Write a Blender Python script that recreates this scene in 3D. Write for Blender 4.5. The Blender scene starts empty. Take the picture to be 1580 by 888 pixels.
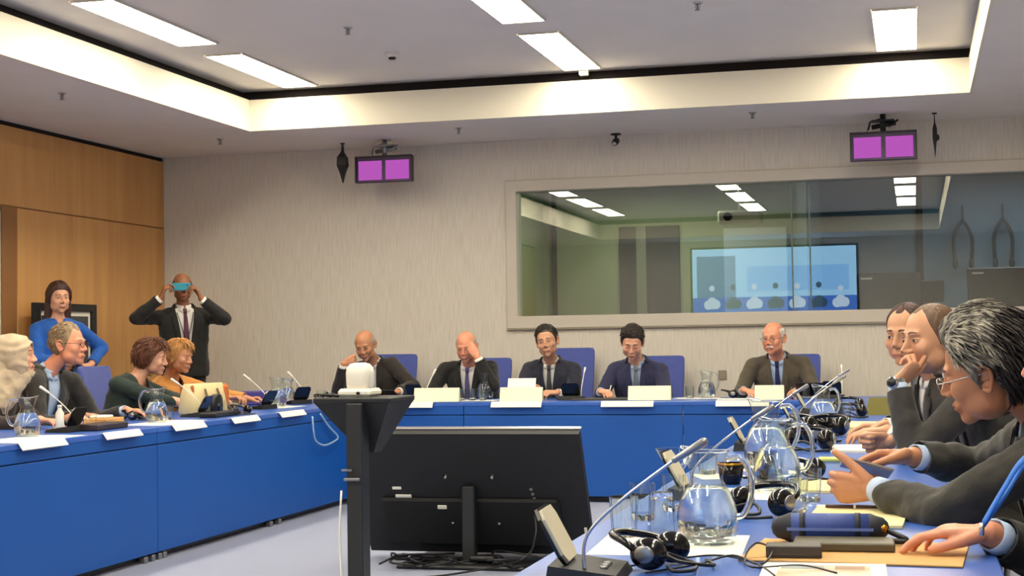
import bpy, bmesh, math, random
import numpy as np
from mathutils import Vector, Matrix, Euler
from mathutils.bvhtree import BVHTree

# ------------------------------------------------------------------ camera, world, lights, exposure
C = bpy.context.scene.collection
SC = bpy.context.scene
cam_data = bpy.data.cameras.new('camera'); cam = bpy.data.objects.new('camera', cam_data); C.objects.link(cam)
cam_data.sensor_width = 36; cam_data.lens = 53.75; cam_data.clip_start = .05; cam_data.clip_end = 100
cam.matrix_world = Matrix(((0.96693, 0.023883, 0.253923, 0), (0.254593, -0.031222, -0.966544, 0), (-0.015156, 0.999227, -0.03627, 1.18), (0, 0, 0, 1)))
SC.camera = cam
w = bpy.data.worlds.new('world'); SC.world = w; w.use_nodes = True
w.node_tree.nodes['Background'].inputs[0].default_value = (.5, .5, .5, 1)
w.node_tree.nodes['Background'].inputs[1].default_value = .02
SC.view_settings.view_transform = 'Standard'
try: SC.view_settings.look = 'None'
except Exception: pass
SC.view_settings.exposure = 1.58; SC.view_settings.gamma = 1; SC.view_settings.use_curve_mapping = False
PANEL_EMIT = 9.5
PANEL_COL = (1, .905, .71)
def area_light(name, loc, sx, sy, power, col, rot=(0, 0, 0)):
    l = bpy.data.lights.new(name, 'AREA'); l.shape = 'RECTANGLE'; l.size = sx; l.size_y = sy; l.energy = power; l.color = col
    o = bpy.data.objects.new(name, l); C.objects.link(o); o.location = loc; o.rotation_euler = rot; return o
area_light('booth_fill', (-2.4, 14.4, 2.7), 1.2, .4, 9, (.95, 1, .8))  # added fill light to brighten the left booth, not a known fixture
area_light('booth_fill', (1.0, 14.4, 2.7), 1.2, .4, 6, (.72, .86, 1))  # added fill light for the right booth

R = math.radians
def lin(c):
    return tuple(((v / 255) / 12.92 if v / 255 <= .04045 else ((v / 255 + .055) / 1.055) ** 2.4) for v in c)

# ------------------------------------------------------------------ materials
_m = {}
def mat(name, rgb, rough=.6, var=.0, scale=20, bump=0, bscale=200, metal=0, spec=.5, stretch=(1, 1, 1), rgb2=None, coat=0, sheen=0, sss=0, emit=None, estr=0, alpha=1):
    if name in _m: return _m[name]
    m = bpy.data.materials.new(name); m.use_nodes = True; nt = m.node_tree; b = nt.nodes['Principled BSDF']
    c = lin(rgb); b.inputs['Base Color'].default_value = (*c, 1); b.inputs['Roughness'].default_value = rough
    b.inputs['Metallic'].default_value = metal; b.inputs['Specular IOR Level'].default_value = spec
    b.inputs['Coat Weight'].default_value = coat; b.inputs['Sheen Weight'].default_value = sheen
    if sss: b.inputs['Subsurface Weight'].default_value = sss; b.inputs['Subsurface Radius'].default_value = (.01, .004, .002)
    if emit: b.inputs['Emission Color'].default_value = (*lin(emit), 1); b.inputs['Emission Strength'].default_value = estr
    tc = nt.nodes.new('ShaderNodeTexCoord'); mp = nt.nodes.new('ShaderNodeMapping'); mp.inputs['Scale'].default_value = stretch
    nt.links.new(tc.outputs['Object'], mp.inputs[0])
    if var or rgb2:
        n = nt.nodes.new('ShaderNodeTexNoise'); n.inputs['Scale'].default_value = scale; n.inputs['Detail'].default_value = 4
        nt.links.new(mp.outputs[0], n.inputs['Vector'])
        r = nt.nodes.new('ShaderNodeValToRGB'); r.color_ramp.elements[0].position = .35; r.color_ramp.elements[1].position = .65
        c2 = lin(rgb2) if rgb2 else tuple(v * (1 + var) for v in c); c1 = c if rgb2 else tuple(v * (1 - var) for v in c)
        r.color_ramp.elements[0].color = (*c1, 1); r.color_ramp.elements[1].color = (*c2, 1)
        nt.links.new(n.outputs['Fac'], r.inputs[0]); nt.links.new(r.outputs[0], b.inputs['Base Color'])
    if bump:
        n = nt.nodes.new('ShaderNodeTexNoise'); n.inputs['Scale'].default_value = bscale; n.inputs['Detail'].default_value = 3
        nt.links.new(mp.outputs[0], n.inputs['Vector'])
        bp = nt.nodes.new('ShaderNodeBump'); bp.inputs['Strength'].default_value = bump; bp.inputs['Distance'].default_value = .01
        nt.links.new(n.outputs['Fac'], bp.inputs['Height']); nt.links.new(bp.outputs[0], b.inputs['Normal'])
    _m[name] = m; return m
def emis(name, rgb, s):
    if name in _m: return _m[name]
    m = bpy.data.materials.new(name); m.use_nodes = True; nt = m.node_tree; nt.nodes.clear()
    e = nt.nodes.new('ShaderNodeEmission'); o = nt.nodes.new('ShaderNodeOutputMaterial'); e.inputs[0].default_value = (*rgb, 1); e.inputs[1].default_value = s
    nt.links.new(e.outputs[0], o.inputs[0]); _m[name] = m; return m
def refl(nt, ior):
    f0 = ((ior - 1) / (ior + 1)) ** 2; lw = nt.nodes.new('ShaderNodeLayerWeight'); lw.inputs[0].default_value = .5
    p = nt.nodes.new('ShaderNodeMath'); p.operation = 'POWER'; p.inputs[1].default_value = 4.0; nt.links.new(lw.outputs['Facing'], p.inputs[0])
    a = nt.nodes.new('ShaderNodeMath'); a.operation = 'MULTIPLY_ADD'; a.inputs[1].default_value = 1 - f0; a.inputs[2].default_value = f0; nt.links.new(p.outputs[0], a.inputs[0]); return a.outputs[0]
def pane_mat(name, ior, tint=(1, 1, 1)):
    m = bpy.data.materials.new(name); m.use_nodes = True; nt = m.node_tree; nt.nodes.clear()
    t = nt.nodes.new('ShaderNodeBsdfTransparent'); t.inputs[0].default_value = (*tint, 1)
    g = nt.nodes.new('ShaderNodeBsdfGlossy'); g.inputs['Roughness'].default_value = .0
    f = refl(nt, ior)
    x = nt.nodes.new('ShaderNodeMixShader'); o = nt.nodes.new('ShaderNodeOutputMaterial')
    nt.links.new(f, x.inputs[0]); nt.links.new(t.outputs[0], x.inputs[1]); nt.links.new(g.outputs[0], x.inputs[2]); nt.links.new(x.outputs[0], o.inputs[0])
    return m
def glass_mat(name, tint=(1, 1, 1), ior=1.45):
    m = bpy.data.materials.new(name); m.use_nodes = True; nt = m.node_tree; nt.nodes.clear()
    g = nt.nodes.new('ShaderNodeBsdfGlass'); g.inputs['Roughness'].default_value = 0; g.inputs['IOR'].default_value = ior; g.inputs['Color'].default_value = (*tint, 1)
    o = nt.nodes.new('ShaderNodeOutputMaterial'); nt.links.new(g.outputs[0], o.inputs[0]); return m
def thin_glass(name):
    m = bpy.data.materials.new(name); m.use_nodes = True; nt = m.node_tree; nt.nodes.clear()
    t = nt.nodes.new('ShaderNodeBsdfTransparent'); t.inputs[0].default_value = (.90, .94, .92, 1)
    g = nt.nodes.new('ShaderNodeBsdfGlossy'); g.inputs['Roughness'].default_value = .02
    f = refl(nt, 1.85)
    x = nt.nodes.new('ShaderNodeMixShader'); o = nt.nodes.new('ShaderNodeOutputMaterial')
    nt.links.new(f, x.inputs[0]); nt.links.new(t.outputs[0], x.inputs[1]); nt.links.new(g.outputs[0], x.inputs[2]); nt.links.new(x.outputs[0], o.inputs[0]); return m
def wall_mat():
    m = mat('wallpaper', (196, 190, 182), .9)
    nt = m.node_tree; b = nt.nodes['Principled BSDF']
    tc = nt.nodes.new('ShaderNodeTexCoord'); mp = nt.nodes.new('ShaderNodeMapping'); mp.inputs['Scale'].default_value = (110, 110, 5)
    n = nt.nodes.new('ShaderNodeTexNoise'); n.inputs['Scale'].default_value = 1; n.inputs['Detail'].default_value = 3
    nt.links.new(tc.outputs['Object'], mp.inputs[0]); nt.links.new(mp.outputs[0], n.inputs['Vector'])
    r = nt.nodes.new('ShaderNodeValToRGB'); r.color_ramp.elements[0].position = .35; r.color_ramp.elements[1].position = .6
    r.color_ramp.elements[0].color = (*lin((212, 204, 190)), 1); r.color_ramp.elements[1].color = (*lin((224, 217, 205)), 1)
    nt.links.new(n.outputs['Fac'], r.inputs[0]); nt.links.new(r.outputs[0], b.inputs['Base Color'])
    bp = nt.nodes.new('ShaderNodeBump'); bp.inputs['Strength'].default_value = .5; bp.inputs['Distance'].default_value = .004
    nt.links.new(n.outputs['Fac'], bp.inputs['Height']); nt.links.new(bp.outputs[0], b.inputs['Normal'])
    return m
M_WALL = wall_mat()
M_PAINT = mat('white_paint', (224, 218, 210), .8, bump=.1, bscale=300)
M_CEIL = mat('ceiling_paint', (230, 224, 218), .9, var=.02, scale=2)
M_FASCIA = mat('fascia_paint', (225, 218, 198), .75)
M_FRAME = mat('frame_paint', (204, 196, 182), .5)
M_DARK = mat('gap_shade', (30, 22, 22), .9)  # near-black colour stands in for the shade inside recessed gaps
M_CARPET = mat('carpet', (150, 156, 178), .95, var=.05, scale=900, bump=.4, bscale=1200)
M_WOOD = mat('beech_veneer', (202, 148, 88), .5, scale=4, stretch=(2, 2, .2), rgb2=(214, 162, 98))
M_WOODEDGE = mat('veneer_edge', (150, 104, 60), .6)
M_BLUE = mat('blue_laminate', (2, 80, 164), .5, var=.03, scale=2)
M_BLUETOP = mat('blue_table_top', (58, 100, 186), .3, var=.03, scale=3, spec=.6)
M_BLACK = mat('black_plastic', (22, 22, 24), .45, bump=.03)
M_BLACKGLOSS = mat('black_gloss', (12, 12, 13), .12)
M_CREAM = mat('cream_plastic', (214, 206, 178), .4)
M_WHITE = mat('white_plastic', (232, 228, 214), .35)
M_PAPER = mat('paper', (238, 234, 220), .8)
M_CARD = mat('card', (240, 234, 206), .7)
M_CHROME = mat('brushed_steel', (200, 198, 194), .22, metal=1)
M_GREYMET = mat('grey_metal', (150, 150, 152), .35, metal=.8)
M_CHAIR = mat('blue_fabric', (80, 94, 170), .85, var=.05, scale=60, bump=.2, bscale=500, sheen=.2)
M_GLASS = glass_mat('clear_glass', (.97, .99, .98))
M_THIN = thin_glass('thin_glass')
M_WATER = glass_mat('water', (.97, .985, 1), 1.33)
M_PANE = pane_mat('window_glass', 2.4, (.86, .9, .86))

# ------------------------------------------------------------------ mesh helpers
class MB:
    def __init__(s): s.v = []; s.f = []; s.mi = []; s.sm = []; s.cur = 0; s.smooth = False
    def add(s, vs, fs, mi=None, smooth=None):
        n = len(s.v); s.v.extend([tuple(v) for v in vs]); mi = s.cur if mi is None else mi; smooth = s.smooth if smooth is None else smooth
        for f in fs: s.f.append(tuple(i + n for i in f)); s.mi.append(mi); s.sm.append(smooth)
        return s
    def box(s, a, b, M=None, bev=0, mi=None):
        x0, y0, z0 = a; x1, y1, z1 = b
        if bev:
            e = min(bev, abs(x1 - x0) * .45, abs(y1 - y0) * .45, abs(z1 - z0) * .45)
            vs = []; idx = {}
            for sx in (0, 1):
                for sy in (0, 1):
                    for sz in (0, 1):
                        X, Y, Z = (x0, x1)[sx], (y0, y1)[sy], (z0, z1)[sz]; ex, ey, ez = (e if not sx else -e), (e if not sy else -e), (e if not sz else -e)
                        for k, p in enumerate(((X, Y + ey, Z + ez), (X + ex, Y, Z + ez), (X + ex, Y + ey, Z))): idx[(sx, sy, sz, k)] = len(vs); vs.append(p)
            g = lambda a, b, c, k: idx[(a, b, c, k)]
            fs = []
            for q in (0, 1):
                fs += [(g(q, 0, 0, 0), g(q, 1, 0, 0), g(q, 1, 1, 0), g(q, 0, 1, 0)), (g(0, q, 0, 1), g(1, q, 0, 1), g(1, q, 1, 1), g(0, q, 1, 1)), (g(0, 0, q, 2), g(1, 0, q, 2), g(1, 1, q, 2), g(0, 1, q, 2))]
                for r in (0, 1):
                    fs += [(g(0, q, r, 1), g(1, q, r, 1), g(1, q, r, 2), g(0, q, r, 2)), (g(q, 0, r, 0), g(q, 1, r, 0), g(q, 1, r, 2), g(q, 0, r, 2)), (g(q, r, 0, 0), g(q, r, 1, 0), g(q, r, 1, 1), g(q, r, 0, 1))]
                    for t in (0, 1): fs.append((g(q, r, t, 0), g(q, r, t, 1), g(q, r, t, 2)))
        else:
            vs = [(x0, y0, z0), (x1, y0, z0), (x1, y1, z0), (x0, y1, z0), (x0, y0, z1), (x1, y0, z1), (x1, y1, z1), (x0, y1, z1)]
            fs = [(0, 3, 2, 1), (4, 5, 6, 7), (0, 1, 5, 4), (1, 2, 6, 5), (2, 3, 7, 6), (3, 0, 4, 7)]
        if M is not None: vs = [tuple(M @ Vector(v)) for v in vs]
        return s.add(vs, fs, mi, False)
    def rings(s, rs, cap=True, mi=None, smooth=True, closed=True):
        n = len(rs[0]); vs = [p for r in rs for p in r]; fs = []
        for i in range(len(rs) - 1):
            for j in range(n if closed else n - 1):
                k = (j + 1) % n; fs.append((i * n + j, i * n + k, (i + 1) * n + k, (i + 1) * n + j))
        if cap: fs.append(tuple(range(n))[::-1]); fs.append(tuple((len(rs) - 1) * n + j for j in range(n)))
        return s.add(vs, fs, mi, smooth)
    def rcone(s, p0, r0, p1, r1, n=12, cap=3, mi=None, flat=None):
        p0 = Vector(p0); p1 = Vector(p1); d = (p1 - p0); L = d.length; d = d / L if L > 1e-9 else Vector((0, 0, 1))
        a = d.orthogonal().normalized(); b = d.cross(a); rs = []
        if flat is not None:   # flat = (direction, factor)
            a = (Vector(flat[0]) - d * d.dot(Vector(flat[0]))).normalized(); b = d.cross(a); fa = flat[1]
        else: fa = 1
        prof = [(-math.cos(R(90 * i / cap)) * r0, math.sin(R(90 * i / cap)) * r0, 0) for i in range(cap + 1)] + [(L + math.sin(R(90 * i / cap)) * r1, math.cos(R(90 * i / cap)) * r1, 1) for i in range(cap + 1)]
        for t, rr, _ in prof:
            rr = max(rr, 1e-5); rs.append([p0 + d * t + a * (rr * fa * math.cos(6.28318 * j / n)) + b * (rr * math.sin(6.28318 * j / n)) for j in range(n)])
        return s.rings(rs, True, mi)
    def cyl(s, p0, p1, r0, r1=None, n=16, mi=None, cap=True, smooth=True):
        r1 = r0 if r1 is None else r1; p0 = Vector(p0); p1 = Vector(p1); d = (p1 - p0).normalized(); a = d.orthogonal().normalized(); b = d.cross(a)
        return s.rings([[p + a * (r * math.cos(6.28318 * j / n)) + b * (r * math.sin(6.28318 * j / n)) for j in range(n)] for p, r in ((p0, r0), (p1, r1))], cap, mi, smooth)
    def tube(s, pts, r, n=8, mi=None, cap=True, sub=0):
        pts = [Vector(p) for p in pts]
        if sub: pts = spline(pts, sub)
        m = len(pts); rr = r if hasattr(r, '__len__') else [r] * m
        if len(rr) != m: rr = list(np.interp(np.linspace(0, 1, m), np.linspace(0, 1, len(rr)), rr))
        rs = []; a = None
        for i, p in enumerate(pts):
            d = (pts[min(i + 1, m - 1)] - pts[max(i - 1, 0)]).normalized()
            a = d.orthogonal().normalized() if a is None else (a - d * a.dot(d)).normalized()
            b = d.cross(a); rs.append([p + a * (rr[i] * math.cos(6.28318 * j / n)) + b * (rr[i] * math.sin(6.28318 * j / n)) for j in range(n)])
        return s.rings(rs, cap, mi)
    def ell(s, c, r, M=None, n=16, m=10, mi=None):
        c = Vector(c); rs = []
        for i in range(m + 1):
            t = math.pi * i / m; st = max(math.sin(t), 1e-4)
            ring = [Vector((r[0] * st * math.cos(6.28318 * j / n), r[1] * st * math.sin(6.28318 * j / n), -r[2] * math.cos(t))) for j in range(n)]
            rs.append([c + (M @ p if M is not None else p) for p in ring])
        return s.rings(rs, True, mi)
    def lathe(s, prof, c=(0, 0, 0), n=24, mi=None, cap=True, smooth=True):
        c = Vector(c); return s.rings([[c + Vector((r * math.cos(6.28318 * j / n), r * math.sin(6.28318 * j / n), z)) for j in range(n)] for r, z in prof], cap, mi, smooth)
    def prism(s, poly, z0, z1, M=None, mi=None):   # poly in xy
        n = len(poly); vs = [(x, y, z0) for x, y in poly] + [(x, y, z1) for x, y in poly]
        if M is not None: vs = [tuple(M @ Vector(v)) for v in vs]
        fs = [tuple(range(n))[::-1], tuple(range(n, 2 * n))] + [(i, (i + 1) % n, n + (i + 1) % n, n + i) for i in range(n)]
        return s.add(vs, fs, mi, False)
    def mesh(s, name, mats, off=(0, 0, 0)):
        me = bpy.data.meshes.new(name); o = Vector(off)
        me.from_pydata([tuple(Vector(v) - o) for v in s.v], [], s.f)
        for m in (mats if isinstance(mats, (list, tuple)) else [mats]): me.materials.append(m)
        me.polygons.foreach_set('material_index', s.mi); me.polygons.foreach_set('use_smooth', s.sm)
        me.update()
        bm = bmesh.new(); bm.from_mesh(me); bmesh.ops.recalc_face_normals(bm, faces=bm.faces); bm.to_mesh(me); bm.free()
        return me
    def build(s, name, mats, parent=None, off=(0, 0, 0), loc=None, rotz=0):
        o = bpy.data.objects.new(name, s.mesh(name, mats, off)); C.objects.link(o)
        if parent is not None: o.parent = parent
        if loc is not None: o.location = loc; o.rotation_euler = (0, 0, rotz)
        return o
def spline(pts, sub):
    out = []; n = len(pts)
    for i in range(n - 1):
        p0, p1, p2, p3 = pts[max(i - 1, 0)], pts[i], pts[i + 1], pts[min(i + 2, n - 1)]
        for k in range(sub):
            t = k / sub; out.append(.5 * ((2 * p1) + (p2 - p0) * t + (2 * p0 - 5 * p1 + 4 * p2 - p3) * t * t + (3 * p1 - p0 - 3 * p2 + p3) * t ** 3))
    out.append(pts[-1]); return out
def tag(o, label=None, cat=None, group=None, kind=None):
    if label: o['label'] = label
    if cat: o['category'] = cat
    if group: o['group'] = group
    if kind: o['kind'] = kind
    return o
def thing(name, label, cat, loc=(0, 0, 0), rotz=0, group=None):
    o = bpy.data.objects.new(name, None); C.objects.link(o); o.location = loc; o.rotation_euler = (0, 0, rotz); o.empty_display_size = .1
    return tag(o, label, cat, group)
def copy_tree(o, loc=None, rotz=None, label=None, group=None, parent=None):
    c = o.copy(); C.objects.link(c)
    if parent is not None: c.parent = parent
    for ch in list(o.children): copy_tree(ch, parent=c)
    if loc is not None: c.location = loc
    if rotz is not None: c.rotation_euler = (0, 0, rotz)
    if label: c['label'] = label
    if group: c['group'] = group
    return c
def struct(name, mb, mats, parent=None):
    o = mb.build(name, mats, parent)
    if parent is None: o['kind'] = 'structure'
    return o
# ------------------------------------------------------------------ the room
XL, XR, YB, YN, ZL, ZU = -6.83, 1.95, 13.1, -1.4, 2.98, 3.32
CX0, CX1, CY0, CY1 = -5.31, .435, 0.0, 11.7
struct('floor', MB().box((XL - .1, YN - .1, -.1), (XR + .1, YB + .12, 0)), M_CARPET)
c = MB()
for a, b in (((XL - .1, YN - .1), (CX0 - .02, YB + .1)), ((CX1 + .02, YN - .1), (XR + .1, YB + .1)), ((CX0 - .02, CY1 + .02), (CX1 + .02, YB + .1)), ((CX0 - .02, YN - .1), (CX1 + .02, CY0 - .02))):
    c.box((a[0], a[1], ZL), (b[0], b[1], ZL + .02))
ceil = struct('ceiling', c, M_CEIL)
MB().box((CX0 - .3, CY0 - .3, ZU), (CX1 + .3, CY1 + .3, ZU + .04)).build('raised_ceiling', M_CEIL, ceil)
f = MB(); ZF = 3.237
f.box((CX0 - .02, CY0 - .02, ZL - .004), (CX0, CY1 + .02, ZF)); f.box((CX1, CY0 - .02, ZL - .004), (CX1 + .02, CY1 + .02, ZF))
f.box((CX0, CY1, ZL - .004), (CX1, CY1 + .02, ZF)); f.box((CX0, CY0 - .02, ZL - .004), (CX1, CY0, ZF))
struct('trim_1', f, M_FASCIA)
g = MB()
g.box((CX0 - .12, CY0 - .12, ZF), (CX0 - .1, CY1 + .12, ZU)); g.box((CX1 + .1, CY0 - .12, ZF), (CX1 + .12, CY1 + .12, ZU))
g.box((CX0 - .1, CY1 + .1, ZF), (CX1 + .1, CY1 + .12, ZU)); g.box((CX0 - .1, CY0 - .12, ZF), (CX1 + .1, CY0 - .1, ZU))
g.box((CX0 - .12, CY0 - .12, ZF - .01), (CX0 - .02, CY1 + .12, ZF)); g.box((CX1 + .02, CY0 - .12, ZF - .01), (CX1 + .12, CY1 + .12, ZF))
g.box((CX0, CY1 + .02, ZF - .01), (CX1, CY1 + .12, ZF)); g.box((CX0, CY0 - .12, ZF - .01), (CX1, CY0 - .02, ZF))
struct('gap_shade_strip', g, M_DARK)  # dark strips paint the shade of the recess above the fascia
# back wall with the booth window opening
WX0, WX1, WZ0, WZ1 = -3.485, 1.55, 1.311, 2.622
b = MB(); T = .12
b.box((XL, YB, 0), (WX0 + .02, YB + T, ZL)); b.box((WX1 - .02, YB, 0), (XR, YB + T, ZL)); b.box((WX0 + .02, YB, 0), (WX1 - .02, YB + T, WZ0 + .02)); b.box((WX0 + .02, YB, WZ1 - .02), (WX1 - .02, YB + T, ZL))
struct('wall_back', b, M_WALL)
struct('wall_right', MB().box((XR, YN, 0), (XR + .1, YB + .12, ZL)), M_WALL)
struct('wall_rear', MB().box((XL, YN - .1, 0), (XR, YN, ZL)), M_PAINT)
# left wall: veneer panels round a doorway
lw = struct('wall_left', MB().box((XL - .12, YN, 0), (XL - .03, 9.0, ZL)).box((XL - .12, 10.42, 0), (XL - .03, YB + .12, ZL)).box((XL - .12, 9.0, 2.3), (XL - .03, 10.42, ZL)), M_PAINT)
ZS = 2.313
def wpanel(y0, y1, z0, z1):
    MB().box((XL - .03, y0 + .002, z0 + .002), (XL, y1 - .002, z1 - .002), bev=.002).build('panel', M_WOOD, lw)
ys = [10.66, 11.47, 12.29, YB]
for i in range(3): wpanel(ys[i], ys[i + 1], .1, ZS - .004)
ys2 = [-1.4, 0, 1.4, 2.8, 4.2, 5.6, 7.0, 8.4, 9.85, 11.2, 12.2, YB]
for i in range(len(ys2) - 1): wpanel(ys2[i], ys2[i + 1], ZS + .004, ZL - .035)
for y0, y1 in ((-1.4, 0), (0, 1.4), (1.4, 2.8), (2.8, 4.2), (4.2, 5.6), (5.6, 7.0), (7.0, 9.0)): wpanel(y0, y1, .1, ZS - .004)
MB().box((XL - .035, YN, ZL - .035), (XL - .02, YB, ZL)).build('shadow_gap', M_DARK, lw)
MB().box((XL - .035, 10.62, .1), (XL - .01, 10.67, ZS)).box((XL - .035, 10.42, ZS - .006), (XL - .012, YB, ZS + .006)).build('panel_joint', M_WOODEDGE, lw)
MB().box((XL - .03, 10.46, .0), (XL - .01, 10.62, ZS)).build('door_reveal', M_WOODEDGE, lw)
d = struct('door_1', MB().box((XL - .09, 9.04, 0), (XL - .05, 10.42, 2.28), bev=.004), mat('door_paint', (214, 218, 206), .5))
MB().box((XL - .12, 10.40, 0), (XL - .02, 10.46, 2.3)).box((XL - .12, 9.0, 0), (XL - .02, 9.05, 2.3)).box((XL - .12, 9.0, 2.27), (XL - .02, 10.46, 2.31)).build('door_frame', mat('door_trim', (206, 206, 192), .5), d)
MB().box((XL - .05, 10.2, 1.0), (XL - .03, 10.3, 1.04), bev=.004).cyl((XL - .05, 10.3, 1.02), (XL - .01, 10.3, 1.02), .011).cyl((XL - .01, 10.3, 1.02), (XL - .01, 10.16, 1.02), .01).build('handle', M_CHROME, d)
M_BASE = mat('baseboard', (120, 112, 104), .6)
struct('baseboard_left', MB().box((XL - .03, 10.62, 0), (XL + .008, YB, .1)).box((XL - .03, YN, 0), (XL + .008, 9.0, .1)), M_BASE)
struct('baseboard_back', MB().box((XL, YB - .012, 0), (XR, YB, .08)), M_BASE)
# window with deep frame, panes and mullions
win = struct('window_1', MB().box((WX0, YB - .03, WZ0), (WX1, YB + .13, WZ0 + .108), bev=.005).box((WX0, YB - .03, WZ1 - .1), (WX1, YB + .13, WZ1), bev=.005).box((WX0, YB - .03, WZ0 + .1), (WX0 + .1, YB + .13, WZ1 - .09), bev=.005).box((WX1 - .1, YB - .03, WZ0 + .1), (WX1, YB + .13, WZ1 - .09), bev=.005), M_FRAME)
M_SEAL = mat('pane_joint', (96, 112, 104), .4)
for x0, x1 in ((WX0 + .1, -.995), (-.985, -.845), (-.835, WX1 - .1)):
    MB().box((x0, YB + .06, WZ0 + .105), (x1, YB + .068, WZ1 - .098)).build('pane', M_PANE, win)
for x in (-.99, -.84): MB().box((x - .006, YB + .055, WZ0 + .105), (x + .006, YB + .073, WZ1 - .098)).build('mullion', M_SEAL, win)
MB().box((WX0, YB - .034, WZ0 - .012), (WX1, YB - .001, WZ0)).build('sill_shadow', mat('sill_shadow_strip', (150, 142, 122), .6), win)  # strip coloured darker to stand for the shadow line below the frame
# interpreters' booths behind the glass
M_BG = mat('booth_green_wall', (150, 158, 128), .8); M_BB = mat('booth_blue_wall', (118, 138, 152), .8); M_BD = mat('booth_dark', (52, 56, 54), .7)
struct('floor_booth', MB().box((-4.2, YB + .12, -.1), (3, 15.6, 0)), M_BD)
struct('ceiling_booth', MB().box((-4.2, YB + .12, 2.75), (3, 15.6, 2.8)), M_BG)
struct('wall_booth', MB().box((-4.2, YB + .12, 0), (-3.7, 15.4, 2.75)).box((-4.2, 15.4, 0), (-.95, 15.5, 2.75)), M_BG)
struct('wall_booth_right', MB().box((-.87, 15.4, 0), (3, 15.5, 2.75)).box((2.5, YB + .12, 0), (2.6, 15.4, 2.75)), M_BB)
struct('wall_booth_divider', MB().box((-.95, YB + .14, 0), (-.87, 15.4, 2.75)), mat('booth_divider', (150, 165, 160), .7))
struct('trim_3', MB().box((-3.6, 15.36, 0), (-3.56, 15.4, 2.75)), M_BD)
struct('trim_4', MB().box((.04, 15.37, 0), (.1, 15.4, 2.75)), M_BD)
bd = struct('door_2', MB().box((-2.9, 15.36, 0), (-2.28, 15.4, 2.35), bev=.005), M_BD)
MB().box((-2.72, 15.35, 0), (-2.62, 15.36, 2.35)).build('door_glass', mat('door_glass', (120, 125, 110), .3), bd)
struct('trim_5', MB().box((-1.83, 15.34, .8), (-1.2, 15.4, 2.3), bev=.01), mat('booth_board', (188, 196, 192), .6))
# rear wall projection screen (seen mirrored in the booth glass)
scr = thing('projection_screen', 'wide projection screen lit blue, mirrored in the booth glass behind the top table', 'screen', (0, YN + .02, 0))
sx0, sx1, sz0, sz1 = -3.88, -.97, 1.2, 2.83
MB().box((sx0 - .04, -.015, sz0 - .04), (sx1 + .04, 0, sz1 + .04)).build('screen_frame', M_BLACK, scr)
def esc(c, s=1.5): return emis('screen_%d_%d_%d' % c, lin(c), s)
MB().box((sx0, 0, sz0), (sx1, .01, sz1)).build('screen_surface', esc((150, 200, 240), 1.0), scr)
pic = MB()
pic.box((sx0, .01, sz0 + .35), (sx1, .014, sz0 + .75), mi=0); pic.box((-2.9, .01, 2.05), (-1.1, .014, 2.5), mi=1); pic.box((-3.8, .01, 1.95), (-3.1, .014, 2.7), mi=2)
random.seed(5)
for i in range(7):
    x = sx0 + .35 + i * .38; h = random.uniform(.12, .2)
    for dx, dz, r in ((0, h + .1, .05), (0, 0, .1), (.07, -.02, .08), (-.07, -.03, .08)):
        pic.rings([[(x + dx + rr * math.cos(a * .5236), yy, 1.85 + dz + rr * 1.1 * math.sin(a * .5236)) for a in range(12)] for yy, rr in ((.01, r), (.018, r))], True, 3 if i % 2 else 4, False)
pic.build('screen_picture', [esc((60, 105, 200), .9), esc((125, 180, 235), 1), esc((90, 130, 175), .9), esc((50, 75, 110), .7), esc((185, 205, 230), 1)], scr)

# ceiling lights
def ceiling_light(x, y, label=None):
    t = thing('ceiling_light', label or 'rectangular recessed ceiling light panel behind the camera', 'ceiling light', (x, y, ZU), 0, 'recessed ceiling light panels')
    MB().box((-.148, -.725, -.012), (.148, .725, -.004)).build('diffuser', emis('panel_light', PANEL_COL, PANEL_EMIT), t)
    e = MB()
    for q in (-1, 1): e.box((q * .148 - .006, -.731, -.015), (q * .148 + .006, .731, 0)); e.box((-.148, q * .725 - .006, -.015), (.148, q * .725 + .006, 0))
    e.build('frame', M_FRAME, t); return t
lab = {(0, 0): 'glowing ceiling panel at the left, the nearer of two, cut by the photo top', (0, 1): 'glowing ceiling panel at the left touching the cove corner',
       (1, 0): 'glowing ceiling panel in the middle row cut off by the photo top', (1, 1): 'glowing ceiling panel in the middle row nearest the booth window',
       (2, 1): 'upright looking glowing ceiling panel at the right above the purple screens'}
first = None
for i, x in enumerate((-4.82, -2.46, -.078)):
    for j, y in enumerate((9.05, 10.9, 7.2, 5.35, 3.5, 1.65)):
        l = lab.get((i, j), '%s ceiling light panel of the %s row, outside the photo above the camera side' % (('', '', 'first', 'second', 'third', 'rearmost')[j] if (i, j) != (2, 0) else 'foremost', ('left', 'middle', 'right')[i]))
        if first is None: first = ceiling_light(x, y, l)
        else: copy_tree(first, (x, y, ZU), 0, l)
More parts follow.
